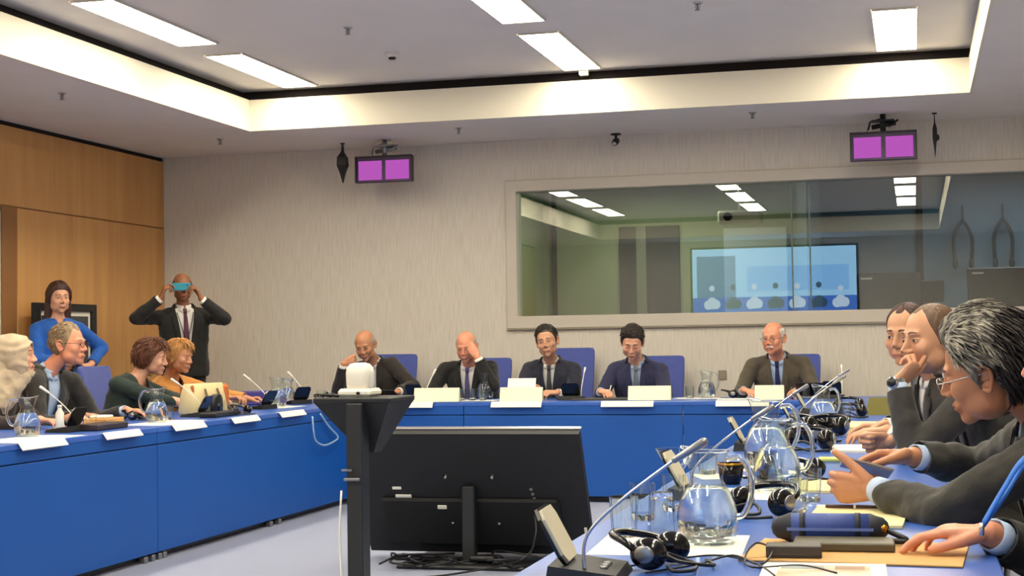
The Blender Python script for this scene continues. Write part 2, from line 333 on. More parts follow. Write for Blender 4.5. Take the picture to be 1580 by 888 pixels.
# sprinklers and small ceiling gear
def sprinkler(x, y, z, label):
    t = thing('sprinkler', label, 'sprinkler', (x, y, z), 0, 'ceiling sprinkler heads')
    MB().lathe([(.001, 0), (.032, 0), (.032, -.006), (.012, -.012), (.001, -.012)], n=16).build('escutcheon', M_CHROME, t)
    MB().cyl((0, 0, -.01), (0, 0, -.045), .008, .005, 10).cyl((0, 0, -.045), (0, 0, -.049), .019, n=12).tube([(-.012, 0, -.012), (-.014, 0, -.03), (0, 0, -.044), (.014, 0, -.03), (.012, 0, -.012)], .0025, 6).build('sprinkler_head', M_GREYMET, t)
for x, y, z, l in ((-3.64, 9.61, ZU, 'sprinkler on the raised ceiling between the left and middle lights'), (-1.28, 9.61, ZU, 'sprinkler on the raised ceiling at the top between middle and right lights'),
                   (-5.73, 9.5, ZL, 'sprinkler on the low ceiling above the wood panelled wall'), (-5.75, 12.06, ZL, 'sprinkler on the low ceiling near the corner of wood and white walls'),
                   (-3.63, 12.15, ZL, 'sprinkler on the low ceiling above the window corner'), (-1.2, 12.15, ZL, 'sprinkler on the low ceiling between dome camera and right purple screens')):
    sprinkler(x, y, z, l)
t = thing('smoke_detector', 'small round smoke detector on the raised ceiling', 'smoke detector', (-3.66, 10.57, ZU))
MB().lathe([(.001, 0), (.05, 0), (.05, -.015), (.04, -.03), (.001, -.03)], n=24).build('detector_base', M_PAINT, t)
MB().lathe([(.001, -.03), (.028, -.03), (.025, -.045), (.001, -.045)], n=20).build('sensor', M_BLACK, t)
t = thing('ceiling_sensor', 'small white square sensor hanging by the end of the middle light', 'sensor', (-2.46, 11.68, ZU))
MB().box((-.035, -.03, -.05), (.035, .03, 0), bev=.006).build('sensor_housing', M_WHITE, t)
t = thing('security_camera', 'small black security camera hanging from the low ceiling', 'camera', (-2.46, 12.98, ZL))
MB().lathe([(.001, 0), (.045, 0), (.045, -.012), (.001, -.014)], n=20).build('mount', M_BLACK, t)
MB().cyl((0, 0, -.01), (0, 0, -.05), .012).rcone((0, .02, -.06), .03, (0, -.05, -.085), .028, 16).build('camera_body', M_BLACK, t)
MB().cyl((0, -.07, -.095), (0, -.082, -.1), .02, .018).build('lens', M_CHROME, t)
# purple double signal screens on brackets
M_PURP = emis('purple_screen', lin((176, 84, 178)), .36)
def dual_screen(x, label):
    t = thing('dual_monitor', label, 'monitor', (x, 12.6, 2.72))
    MB().box((-.262, 0, -.115), (.262, .05, .115), bev=.006).build('casing', mat('dark_purple_casing', (66, 40, 78), .4), t)
    for s in (-1, 1):
        MB().box((s * .125 - .107, -.006, -.092), (s * .125 + .107, .002, .075)).build('screen', M_PURP, t)
    MB().box((-.26, -.02, .105), (.26, .0, .118)).box((-.262, -.02, -.115), (-.25, 0, .115)).box((.25, -.02, -.115), (.262, 0, .115)).build('hood', M_BLACK, t)
    MB().cyl((0, .03, .1), (0, .03, .26), .022).box((-.09, .0, .2), (.09, .1, .215)).cyl((-.09, .05, .16), (.1, .05, .19), .02).tube([(-.12, .02, .12), (-.1, .02, .2), (-.03, .03, .22), (.05, .03, .16), (.12, .02, .21)], .009, 8).build('bracket', M_GREYMET if x < -2 else M_BLACK, t)
    for s in (-.11, .11): MB().ell((s, -.014, .122), (.008, .008, .008), n=8, m=6).build('indicator', M_WHITE, t)
dual_screen(-4.453, 'pair of purple lit screens under the ceiling, left one above white wall')
dual_screen(-.207, 'pair of purple lit screens under the ceiling at right, above the booth window')
def slim(x, s, label):
    t = thing('wall_speaker', label, 'speaker', (x, 12.7, 2.8))
    MB().rings([[(dx * s, dy, z) for dx, dy in ((-w_, -w_ * 1.2), (w_, -w_), (w_, w_), (-w_, w_))] for z, w_ in ((-.175, .004), (-.1, .018), (-.02, .04), (.05, .038), (.1, .012), (.178, .006))], True, None, False).build('speaker_body', M_BLACK, t)
    MB().ell((.035 * s, 0, -.02), (.02, .02, .028)).build('knob', M_BLACK, t)
    MB().cyl((0, 0, .17), (0, 0, .185), .02).build('ceiling_plate', M_BLACK, t)
slim(-4.872, 1, 'slim black speaker hanging edge-on left of the left purple screens')
slim(.195, .45, 'slim black rod-like speaker hanging right of the right purple screens')
# booth contents
t = thing('projector', 'pale projector hanging in the booth behind the glass', 'projector', (-1.545, 14.3, 2.32))
MB().box((-.2, -.14, -.06), (.2, .14, .06), bev=.02).build('casing', M_CREAM, t)
MB().cyl((-.1, -.14, 0), (-.1, -.17, 0), .04).build('lens', M_BLACKGLOSS, t)
MB().cyl((0, 0, .06), (0, 0, .43), .02).build('mount', M_GREYMET, t)
def booth_desk(x0, x1, l): return tag(MB().box((x0, 13.5, .98), (x1, 14.5, 1.02), bev=.004).box((x0, 14.44, 0), (x1, 14.48, .98)).build('booth_desk', M_BD), 'dark desk in the %s booth below the window' % l, 'desk', 'booth desks')
booth_desk(-3.69, -.96, 'left green walled'); booth_desk(-.86, 2.49, 'right blue walled')
for x0, x1, z0, z1, l in ((-.5, .07, 1.4, 1.765, 'dark flat monitor in the booth, left of the hanging headphones'), (.465, 1.05, 1.36, 1.79, 'dark flat monitor in the booth at the right photo edge')):
    t = thing('booth_monitor', l, 'monitor', ((x0 + x1) / 2, 14.2, 1.02)); hw = (x1 - x0) / 2
    MB().box((-hw, -.02, z0 - 1.02), (hw, .03, z1 - 1.02), bev=.01).build('casing', M_BLACK, t)
    MB().box((-hw + .02, -.023, z0 - 1), (hw - .02, -.019, z1 - 1.04)).build('screen', mat('monitor_screen', (48, 54, 58), .25), t)
    MB().box((-.12, -.1, 0), (.12, .1, .02)).box((-.03, 0, .02), (.03, .03, z0 - .98)).build('stand', M_BLACK, t)
    MB().box((-hw + .04, -.026, z1 - 1.075), (-hw + .14, -.022, z1 - 1.06)).build('sticker', M_WHITE, t)
tag(MB().box((.06, 14.46, 1.5), (.27, 14.5, 1.7), bev=.01).box((.1, 14.4, 1.02), (.2, 14.5, 1.5)).build('control_box', M_BD), 'small dark control box standing between the two booth monitors', 'box')
for x, l in ((.47, 'pair of headphones hanging on the booth wall, left of the two'), (.837, 'pair of headphones hanging on the booth wall, right of the two')):
    t = thing('headphones', l, 'headphones', (x, 15.28, 2.1), 0, 'headphones hanging in the booth')
    MB().tube([(-.075, 0, -.2), (-.085, 0, 0), (-.05, 0, .12), (0, 0, .18), (.05, 0, .12), (.085, 0, 0), (.075, 0, -.2)], .018, 8, sub=4).build('headband', M_BD, t)
    for s in (-1, 1): MB().ell((s * .075, 0, -.22), (.028, .04, .05)).build('ear_cup', M_BD, t)
    MB().cyl((0, .115, .2), (0, -.03, .2), .015).box((-.012, -.02, .18), (.012, .0, .34)).build('hook', M_BD, t)
tag(MB().box((-1.63, YB - .012, .845), (-1.56, YB, .925), bev=.003).box((-1.615, YB - .015, .86), (-1.575, YB - .011, .91)).build('wall_socket', mat('socket_grey', (150, 140, 122), .5)), 'small grey wall socket between the two right-hand seated men', 'socket')

# ------------------------------------------------------------------ tables
TZ = .74
def table(name, label, x0, x1, y0, y1, side, seams, group='blue conference tables'):
    # side: which face looks to the middle of the room ('+x','-y','-x')
    cx, cy = (x0 + x1) / 2, (y0 + y1) / 2
    t = thing(name, label, 'table', (cx, cy, 0), 0, group)
    X0, X1, Y0, Y1 = x0 - cx, x1 - cx, y0 - cy, y1 - cy
    MB().box((X0, Y0 + .0015, TZ - .028), (X1, Y1 - .0015, TZ), bev=.003).build('table_top', M_BLUETOP, t)
    def panel(nm, a0, a1, z0, z1, inset, th, m):
        if side == '+x': o = MB().box((X1 - inset - th, a0, z0), (X1 - inset, a1, z1), bev=.002)
        elif side == '-x': o = MB().box((X0 + inset, a0, z0), (X0 + inset + th, a1, z1), bev=.002)
        else: o = MB().box((a0, Y0 + inset, z0), (a1, Y0 + inset + th, z1), bev=.002)
        return o.build(nm, m, t)
    lo, hi = (Y0, Y1) if side != '-y' else (X0, X1)
    panel('upper_fascia', lo + .003, hi - .003, .648, TZ - .028, .004, .02, M_BLUE)
    panel('front_panel', lo + .003, hi - .003, .045, .642, .002, .02, M_BLUE)
    panel('rail', lo + .01, hi - .01, .3, .7, .03, .02, M_BLACK)
    panel('toe_kick', lo + .01, hi - .01, .012, .08, .05, .02, M_BLACK)
    for s in seams:
        for q in (-1, 1):
            if lo + .05 < s + q * .06 < hi - .05 or True:
                p = min(max(s + q * .07, lo + .04), hi - .04)
                fb = MB()
                if side == '+x': fb.box((X1 - .045, p - .02, 0), (X1 - .005, p + .02, .035), bev=.004)
                elif side == '-x': fb.box((X0 + .005, p - .02, 0), (X0 + .045, p + .02, .035), bev=.004)
                else: fb.box((p - .02, Y0 + .005, 0), (p + .02, Y0 + .045, .035), bev=.004)
                fb.build('foot', M_GREYMET, t)
    lg = [(X0 + .06, Y0 + .06), (X1 - .06, Y0 + .06), (X0 + .06, Y1 - .06), (X1 - .06, Y1 - .06)]
    for lx, ly in lg: MB().box((lx - .02, ly - .02, 0), (lx + .02, ly + .02, TZ - .028)).build('leg', M_GREYMET, t)
    return t
table('conference_table', 'blue table section at the left photo edge, nearest the camera', -5.02, -4.12, 4.5, 7.81, '+x', [1.6])
table('conference_table', 'blue table section at left running to the back corner', -5.02, -4.12, 7.81, 11.1, '+x', [-1.62, 0, 1.6])
table('conference_table', 'blue table section behind the white camera stand, back left corner', -4.97, -3.31, 11.1, 11.95, '-y', [])
table('conference_table', 'blue table section with the chairman, middle of the top table', -3.31, -1.645, 11.1, 11.95, '-y', [])
table('conference_table', 'blue table section in front of the white-moustached man, right end of the top table', -1.645, .15, 11.1, 11.95, '-y', [])
table('conference_table', 'long blue table at the right carrying glassware and microphones', -.75, .15, 1.3, 11.1, '-x', [])
# ------------------------------------------------------------------ people
def skin_mat(name, rgb, rgb2=None):
    return mat(name, rgb, .5, scale=18, rgb2=rgb2 or tuple(min(255, int(v * 1.06)) for v in rgb), bump=.06, bscale=260, sss=.08)
def hair_mat(name, c1, c2):
    return mat(name, c1, .5, scale=40, rgb2=c2, stretch=(1.5, 1.5, .35), bump=.5, bscale=90)
def cloth(name, rgb, var=.06, rough=.85, sheen=.15):
    return mat(name, rgb, rough, var=var, scale=14, bump=.25, bscale=35, sheen=sheen)
def V(*a): return Vector(a)
def smin(a, b, k):
    h = np.clip(.5 + .5 * (b - a) / k, 0, 1); return b * (1 - h) + a * h - k * h * (1 - h)
def eld(P, c, r):
    q = P - np.array(c); r = np.array(r); k0 = np.linalg.norm(q / r, axis=-1) + 1e-9; k1 = np.linalg.norm(q / (r * r), axis=-1) + 1e-9
    return k0 * (k0 - 1) / k1
def capd(P, a, b, ra, rb):
    a = np.array(a); b = np.array(b); ab = b - a; t = np.clip(((P - a) @ ab) / (ab @ ab), 0, 1)
    return np.linalg.norm(P - a - t[..., None] * ab, axis=-1) - (ra + (rb - ra) * t)
def head_sdf(P, h):
    d = eld(P, (0, -.014, .030), (.076, .096, .087))
    d = smin(d, eld(P, (0, .018, -.036), (.064 * h['jaw'], .066, .078)), .03)
    d = smin(d, eld(P, (0, .072, -.096), (.022 * h['jaw'], .018, .018)), .022)
    if h.get('plain'): return d
    for s in (-1, 1):
        d = smin(d, eld(P, (s * .045 * h['jaw'], .020, -.066), (.020, .032, .022)), .025)
        d = smin(d, eld(P, (s * .039, .060, -.026), (.024, .023, .024)), .018)
        d = smin(d, eld(P, (s * .024, .078, .023), (.020, .012, .008)), .018)
        d = -smin(-d, eld(P, (s * .031, .098, .003), (.019, .016, .012)), .010)
        d = smin(d, eld(P, (s * .031, .070, .001), (.0155, .0165, .0125)), .003)
        d = smin(d, eld(P, (s * .0125, .093, -.034), (.0085, .010, .0075)), .006)
    n = h.get('nose', 1)
    d = smin(d, capd(P, (0, .083, .012), (0, .083 + .024 * n, -.029), .0075, .0105), .009)
    d = smin(d, eld(P, (0, .084, -.066), (.026, .012, .016)), .012)
    d = smin(d, eld(P, (0, .092, -.0605), (.022, .0075, .0048)), .004)
    d = smin(d, eld(P, (0, .0905, -.0715), (.019, .0075, .0055)), .004)
    d = -smin(-d, capd(P, (-.021, .0985, -.0662), (.021, .0985, -.0662), .0022, .0022), .002)
    return d
def head_rad(D, h, lo=.02, hi=.17):
    n = len(D); a = np.full(n, lo); b = np.full(n, hi); O = np.array([0, .0, -.01])
    for _ in range(22):
        m = (a + b) / 2; s = head_sdf(O + D * m[:, None], h) < 0; a = np.where(s, m, a); b = np.where(s, b, m)
    return (a + b) / 2
def front_y(x, z, h):
    a = np.full(len(x), .02); b = np.full(len(x), .15)
    for _ in range(20):
        m = (a + b) / 2; s = head_sdf(np.stack([x, m, z], -1), h) < 0; a = np.where(s, m, a); b = np.where(s, b, m)
    return (a + b) / 2
def dir_grid(na, nz):
    # azimuth 0 = front (+y), denser in front
    u = np.linspace(-1, 1, na, endpoint=False); az = np.pi * (u * .55 + .45 * u ** 3) ; v = np.linspace(0, 1, nz)
    po = np.pi * (v - .10 * np.sin(2 * np.pi * v) * -1 * 0 - .0); po = np.clip(po, .02, np.pi - .02)
    A, Pp = np.meshgrid(az, po); return A, Pp, np.stack([np.sin(A) * np.sin(Pp), np.cos(A) * np.sin(Pp), np.cos(Pp)], -1)
HL = {  # hairline: lower edge of the hair by azimuth (degrees from the front)
    'short': ([0, 28, 45, 58, 70, 84, 92, 104, 116, 140, 180], [.072, .070, .060, .042, .010, -.030, .020, .012, -.03, -.07, -.078]),
    'recede': ([0, 14, 30, 48, 60, 72, 84, 92, 104, 116, 140, 180], [.090, .092, .104, .085, .045, .012, -.025, .020, .012, -.03, -.07, -.075]),
    'fringe': ([0, 30, 50, 62, 74, 84, 92, 104, 116, 140, 180], [.046, .046, .040, .026, 0, -.035, .010, .004, -.04, -.085, -.09]),
    'woman': ([0, 20, 40, 55, 70, 84, 92, 104, 120, 140, 180], [.066, .064, .056, .036, .0, -.045, -.055, -.06, -.08, -.09, -.095]),
    'bald': ([0, 60, 70, 78, 86, 92, 104, 116, 140, 180], [.2, .2, .03, .0, -.025, .018, .008, -.035, -.07, -.078]),
}
def make_head(o_parent, h, Mh, off, skin, mats, hires=1):
    """returns head vertices for the body mesh; adds hair, brows, eyes as children of o_parent"""
    na, nz = (72, 56) if not hires else (190, 140)
    sc = h.get('scale', 1)
    T = lambda p: (Mh @ Vector(tuple(float(x) * sc for x in p)))
    A, Pp, D = dir_grid(na, nz); D2 = D.reshape(-1, 3); rad = head_rad(D2, h); P = (np.array([0, 0, -.01]) + D2 * rad[:, None])
    vs = [T(p) for p in P]; fs = []; mi = []
    for i in range(nz - 1):
        for j in range(na):
            k = (j + 1) % na; f = (i * na + j, i * na + k, (i + 1) * na + k, (i + 1) * na + j); fs.append(f)
            c = P[list(f)].mean(0)
            lip = c[1] > .082 and abs(c[0]) < .0235 * (1 - ((c[2] + .066) / .02) ** 2 * .5) and -.0775 < c[2] < -.0575
            mi.append(1 if lip else 0)
    body = (vs, fs, mi)
    # ears
    em = MB()
    for s in (() if h.get('noears') else (-1, 1)):
        e0 = V(s * .073, -.010, -.004)
        cur = [V(s * .003, .012, -.022), V(s * .008, .000, -.030), V(s * .012, -.008, -.018), V(s * .017, -.017, .005), V(s * .016, -.014, .022), V(s * .011, .000, .030), V(s * .006, .010, .022), V(s * .002, .012, .008)]
        em.tube([e0 + p for p in cur], [.005, .006, .0045, .004, .0042, .0042, .004, .003], 8, sub=3)
        em.rcone(e0 + V(s * .002, .006, 0), .008, e0 + V(s * .0085, -.006, .006), .0135, 10, flat=((s * 1, .35, 0), .3))
        em.rcone(e0 + V(s * .002, .010, -.018), .007, e0 + V(s * .007, -.002, -.014), .010, 10, flat=((s * 1, .35, 0), .3))
    ears = ([T(p) for p in em.v], em.f, [0] * len(em.f))
    # hair
    if h.get('hair'):
        hz = HL[h['hair']]; azd = np.degrees(np.abs(A.reshape(-1))); line = np.interp(azd, *hz) + h.get('lift', 0)
        z = P[:, 2]; mr = (z - line) / h.get('soft', .030)
        if h['hair'] == 'bald': mr = np.minimum(mr, (h.get('top', .055) - z) / .02)
        m = np.clip(mr, 0, 1)
        rng = np.random.RandomState(h.get('seed', 1)); th = h.get('th', .007)
        # lumpy locks
        ph = rng.rand(6) * 6.28
        az = A.reshape(-1); po = Pp.reshape(-1)
        lump = sum(np.sin(az * f1 + po * f2 + p) for f1, f2, p in zip((9, 14, 21, 5, 30, 17), (3, -5, 4, 7, 6, -9), ph)) / 6
        top = np.clip((z - .02) / .08, 0, 1)
        thick = th * (m ** .8) * (1 + h.get('topv', .5) * top) * (1 + h.get('rough', .35) * lump)
        if h.get('bob'):   # fuller at the sides and back, down to the nape
            thick = thick + h['bob'] * m * np.clip((azd - 35) / 40, 0, 1) * np.clip((.09 - z) / .08, 0, 1)
        if h.get('part'): thick = thick + h['part'] * m * np.clip((50 - azd) / 50, 0, 1) * np.clip((z - .05) / .04, 0, 1)
        HPt = P + D2 * np.where(mr > 0, thick + .0012 * np.clip(mr * 4, 0, 1), np.maximum(mr, -1) * .012)[:, None]
        keep = []; 
        for i in range(nz - 1):
            for j in range(na):
                k = (j + 1) % na; f = (i * na + j, i * na + k, (i + 1) * na + k, (i + 1) * na + j)
                if max(mr[list(f)]) > 0: keep.append(f)
        hm = MB(); hm.add([T(p) for p in HPt], keep, 0, True)
        for q, f in enumerate(keep):
            if h.get('back') and HPt[list(f)][:, 1].mean() < h['back'] + .012 * math.sin(q * 1.7): hm.mi[q] = 1
        if h.get('locks'):
            ii = np.where(m > .5)[0]
            for q in range(h['locks']):
                i = ii[rng.randint(len(ii))]; p = HPt[i]; dn = np.array(D2[i]); p = HPt[i]
                if 68 < azd[i] < 116 and p[2] < h.get('earz', .052): continue
                fl = np.array(h.get('flow', (0, .6, -.4))) + rng.randn(3) * .16
                if p[1] < -.02: fl = np.array([0, -.3, -1.]) + rng.randn(3) * .12
                elif abs(p[0]) > .05: fl = np.array([0, -.6, -.8]) + rng.randn(3) * .12
                fl = fl - dn * (fl @ dn); fl /= np.linalg.norm(fl) + 1e-9; L = h.get('lockl', .03) * (.6 + rng.rand() * .7)
                hm.tube([T(p - dn * .003), T(p + fl * L * .4 + dn * .0030), T(p + fl * L * .8 - dn * .002), T(p + fl * L - dn * .008)], [.0030, .0028, .0020, .0003], 5, mi=1 if h.get('back') and p[1] < h['back'] else 0)
        me = hm.mesh('hair', [mats['hair'], mats.get('hair2', mats['hair'])], off); bm = bmesh.new(); bm.from_mesh(me)
        bmesh.ops.delete(bm, geom=[v for v in bm.verts if not v.link_faces], context='VERTS'); bm.to_mesh(me); bm.free()
        ho = bpy.data.objects.new('hair', me); C.objects.link(ho); ho.parent = o_parent
    def patch(outline_fn, nx, nzz, lift, m, name, rim=None):
        u = np.linspace(0, 1, nx); v = np.linspace(-1, 1, nzz); U, Vv = np.meshgrid(u, v); X, Z = outline_fn(U.ravel(), Vv.ravel())
        Y = front_y(X, Z, h) + (lift(U.ravel(), Vv.ravel()) if callable(lift) else lift)
        return [T(p) for p in np.stack([X, Y, Z], -1)], [(i * nx + j, i * nx + j + 1, (i + 1) * nx + j + 1, (i + 1) * nx + j) for i in range(nzz - 1) for j in range(nx - 1)]
    bmz = MB()
    if h.get('brow', 1):
        for s in (-1, 1):
            fn = lambda u, v, s=s: (s * (.013 + .032 * u), .0235 + .006 * np.sin(np.pi * (.15 + .75 * u)) + v * .0033 * h.get('browt', 1) * (1.1 - .7 * u))
            a, b_ = patch(fn, 10, 4, lambda u, v: .0012 + .0012 * (1 - v * v), None, ''); bmz = MB(); bmz.add(a, b_, 0, True)
            bo = bmz.build('eyebrow', mats.get('brow', mats['hair']), o_parent, off)
    for s in (-1, 1):
        op = h.get('eye', .0042)
        e = MB()
        fn = lambda u, v, s=s: (s * .031 + (u - .5) * .026, .001 + v * op * np.sqrt(np.clip(1 - (2 * u - 1) ** 2, 0, 1)) - (.0 if op > .003 else .004))
        a, b_ = patch(fn, 13, 7, .0005, None, ''); e.add(a, b_, 0, True)
        gx, gz = h.get('gaze', (0, 0))
        if op > .003:
            fn = lambda u, v, s=s: (s * .031 + gx + (u - .5) * .0105, .001 + gz + np.clip(v * .0055 * np.sqrt(np.clip(1 - (2 * u - 1) ** 2, 0, 1)), -op * .95, op * .95))
            a, b_ = patch(fn, 9, 7, .0009, None, ''); e.add(a, b_, 1, True)
        # upper lid line / lashes
        fn = lambda u, v, s=s: (s * .031 + (u - .5) * .029, .001 - (.0 if op > .003 else .004) + (op + .0006) * np.sqrt(np.clip(1 - (2 * u - 1) ** 2 * .9, 0, 1)) * (1 if op > .003 else -1) + v * .0009)
        a, b_ = patch(fn, 13, 3, .0016, None, ''); e.add(a, b_, 2, True)
        e.build('eye', [M_SCLERA if op > .003 else skin, M_IRIS, M_LASH], o_parent, off)
    if h.get('moustache'):
        fn = lambda u, v: ((u - .5) * .062, -.0515 - .012 * np.abs(2 * u - 1) ** 1.6 + v * .0065 * (1 - .5 * np.abs(2 * u - 1)))
        a, b_ = patch(fn, 15, 6, lambda u, v: .001 + .006 * (1 - v * v) * (1 - (2 * u - 1) ** 4), None, ''); MB().add(a, b_, 0, True).build('moustache', mats['hair'], o_parent, off)
    if h.get('beard'):
        fn = lambda u, v: ((u - .5) * .11, -.085 + .03 * (2 * u - 1) ** 2 + v * .016)
        a, b_ = patch(fn, 15, 6, .0012, None, ''); MB().add(a, b_, 0, True).build('beard', mats['hair'], o_parent, off)
    if h.get('glasses'):
        g = MB(); gl = MB(); rx, rz = h.get('rims', (.023, .016))
        for s in (-1, 1):
            pts = [V(s * .031 + rx * math.cos(a) * (1.0), .106 - abs(math.cos(a) * s - .3) * .003, .0 - .002 + rz * math.sin(a) * (1 if abs(math.sin(a)) < .9 else .95)) for a in [i * math.pi / 10 for i in range(21)]]
            g.tube([T(p) for p in pts], h.get('rimr', .0013), 6, cap=False)
            g.tube([T(p) for p in (V(s * (.031 + rx), .104, .004), V(s * .074, .085, .006), V(s * .0795, .03, .008), V(s * .080, -.01, .006), V(s * .078, -.022, -.006))], .0014, 6, sub=2)
            gl.add([T(p - V(0, .0005, 0)) for p in pts[:20]], [tuple(range(20))], 0, False)
        g.tube([T(p) for p in (V(-.010, .106, .002), V(0, .110, .004), V(.010, .106, .002))], .0014, 6, sub=2)
        go = g.build('glasses', mats.get('rims', M_LASH), o_parent, off)
        gl.build('lens', M_LENS, go, off)
    return body, ears
M_SCLERA = mat('eye_white', (196, 182, 170), .3); M_IRIS = mat('iris', (44, 28, 20), .2); M_LASH = mat('dark_line', (38, 26, 22), .5)
M_LIPL = mat('lips', (172, 108, 90), .5)
M_LENS = pane_mat('spectacle_lens', 1.35, (.97, .97, .97))

def hand_prims(mb, side, Wp, d, n, curl=(20, 25, 28, 30), curl2=None, thumb=(.6, .75, .3), tcurl=15, s=1.0, spread=(.10, .02, -.05, -.12), mi=0):
    Wp = Vector(Wp); d = Vector(d).normalized(); n = Vector(n); n = (n - d * n.dot(d)).normalized(); t = d.cross(n) * side
    bases = ((.088, .029), (.092, .010), (.088, -.009), (.079, -.027)); lens = ((.043, .026, .021), (.048, .029, .022), (.044, .027, .021), (.034, .021, .018)); rad = (.0092, .0094, .0088, .0077)
    mb.rcone(Wp - d * .004 * s, .024 * s, Wp + d * .015 * s, .025 * s, 12, flat=(n, .8), mi=mi)
    mb.rcone(Wp + d * .02 * s, .030 * s, Wp + d * .066 * s - t * .001, .037 * s, 14, flat=(n, .40), mi=mi)
    tips = []
    for i in range(4):
        bd, bt = bases[i]; K = Wp + d * bd * s + t * bt * s
        mb.rcone(Wp + t * bt * .5 * s + d * .012 * s, .015 * s, K, rad[i] * 1.22 * s, 10, mi=mi)
        c = curl[i]; c2 = (curl2[i] if curl2 else c * 1.1); ang = 0; p = K; dd = (d + t * spread[i]).normalized()
        for k in range(3):
            ang += R((c, c2, c2 * .7)[k]); q = p + (dd * math.cos(ang) + n * math.sin(ang)) * lens[i][k] * s
            mb.rcone(p, rad[i] * (1, .94, .88)[k] * s, q, rad[i] * (.94, .88, .78)[k] * s, 10, mi=mi); p = q
        tips.append(p)
    td = (t * thumb[0] + d * thumb[1] + n * thumb[2]).normalized(); p = Wp + t * .018 * s + d * .018 * s; q = p + td * .044 * s
    mb.rcone(p, .017 * s, q, .0125 * s, 12, mi=mi); ax = td.cross(d + n * .3).normalized()
    for k, (L, r0, r1) in enumerate(((.033, .0118, .0108), (.027, .0108, .009))):
        td = Matrix.Rotation(R(tcurl), 3, ax) @ td; p, q = q, q + td * L * s; mb.rcone(p, r0 * s, q, r1 * s, 10, mi=mi)
    return tips
def remesh(mb, vox, smooth=4, fac=.5, disp=0, dsize=.08):
    me = mb.mesh('tmp', [M_PAPER]); o = bpy.data.objects.new('tmp', me); C.objects.link(o)
    m = o.modifiers.new('r', 'REMESH'); m.mode = 'VOXEL'; m.voxel_size = vox
    if smooth: m = o.modifiers.new('s', 'SMOOTH'); m.factor = fac; m.iterations = smooth
    if disp:
        tx = bpy.data.textures.new('folds', 'CLOUDS'); tx.noise_scale = dsize; tx.noise_depth = 1
        m = o.modifiers.new('d', 'DISPLACE'); m.texture = tx; m.strength = disp; m.mid_level = .5; m.texture_coords = 'GLOBAL'
    dg = bpy.context.evaluated_depsgraph_get(); e = o.evaluated_get(dg); r = bpy.data.meshes.new_from_object(e)
    vs = np.empty(len(r.vertices) * 3); r.vertices.foreach_get('co', vs); vs = vs.reshape(-1, 3)
    fs = [tuple(p.vertices) for p in r.polygons]
    bpy.data.objects.remove(o); bpy.data.meshes.remove(me); bpy.data.meshes.remove(r)
    return vs, fs
def bm_from(vs, fs):
    bm = bmesh.new(); bv = [bm.verts.new(v) for v in vs]
    for f in fs:
        try: bm.faces.new([bv[i] for i in f])
        except ValueError: pass
    bm.normal_update(); return bm
def bm_obj(bm, name, m, parent, off, smooth=True):
    me = bpy.data.meshes.new(name); bmesh.ops.translate(bm, verts=bm.verts, vec=-Vector(off)); bm.to_mesh(me); bm.free()
    for x in (m if isinstance(m, (list, tuple)) else [m]): me.materials.append(x)
    if smooth: me.polygons.foreach_set('use_smooth', [True] * len(me.polygons))
    o = bpy.data.objects.new(name, me); C.objects.link(o); o.parent = parent; return o
def ik(a, b, l1, l2, pole):
    a = Vector(a); b = Vector(b); pole = Vector(pole); d = b - a; L = d.length; u = d.normalized()
    if L > (l1 + l2) * .995: b = a + u * (l1 + l2) * .995; L = (l1 + l2) * .995
    x = (L * L + l1 * l1 - l2 * l2) / (2 * L); y = math.sqrt(max(l1 * l1 - x * x, 0)); pp = (pole - u * pole.dot(u)).normalized()
    return a + u * x + pp * y, b
def project(bvh, P, direc, lift):
    h, nrm, _, _ = bvh.ray_cast(P, direc, 1.0)
    return None if h is None else h - direc * lift
def decal(bvh, grid, direc, lift, mb, mi=0, thick=.003):
    """grid: rows of world points; each is dropped along direc on the surface"""
    pts = []; rows = len(grid); cols = len(grid[0]); ds = []
    for row in grid:
        for P in row:
            q = project(bvh, P, direc, lift); ds.append(None if q is None else (q - P).dot(direc))
    ok = sorted(d_ for d_ in ds if d_ is not None); med = ok[len(ok) // 2] if ok else .3; last = med
    for i, d_ in enumerate(ds):
        if d_ is None or abs(d_ - med) > .07: d_ = last
        last = d_; pts.append(grid[i // cols][i % cols] + direc * d_)
    bad = {i for i, d_ in enumerate(ds) if d_ is None or abs(d_ - med) > .07}
    n = len(pts); fs = [(i * cols + j, i * cols + j + 1, (i + 1) * cols + j + 1, (i + 1) * cols + j) for i in range(rows - 1) for j in range(cols - 1)]
    if bad: fs = [f for f in fs if not any(i in bad for i in f)]
    pts2 = [p + direc * thick for p in pts]
    f2 = [tuple(i + n for i in f[::-1]) for f in fs]; rim = [i for i in range(cols)] + [r * cols + cols - 1 for r in range(1, rows)] + [(rows - 1) * cols + j for j in range(cols - 2, -1, -1)] + [r * cols for r in range(rows - 2, 0, -1)]
    f3 = [(rim[k], rim[(k + 1) % len(rim)], rim[(k + 1) % len(rim)] + n, rim[k] + n) for k in range(len(rim)) if rim[k] not in bad and rim[(k + 1) % len(rim)] not in bad]
    mb.add(pts + pts2, fs + f2 + f3, mi, True)

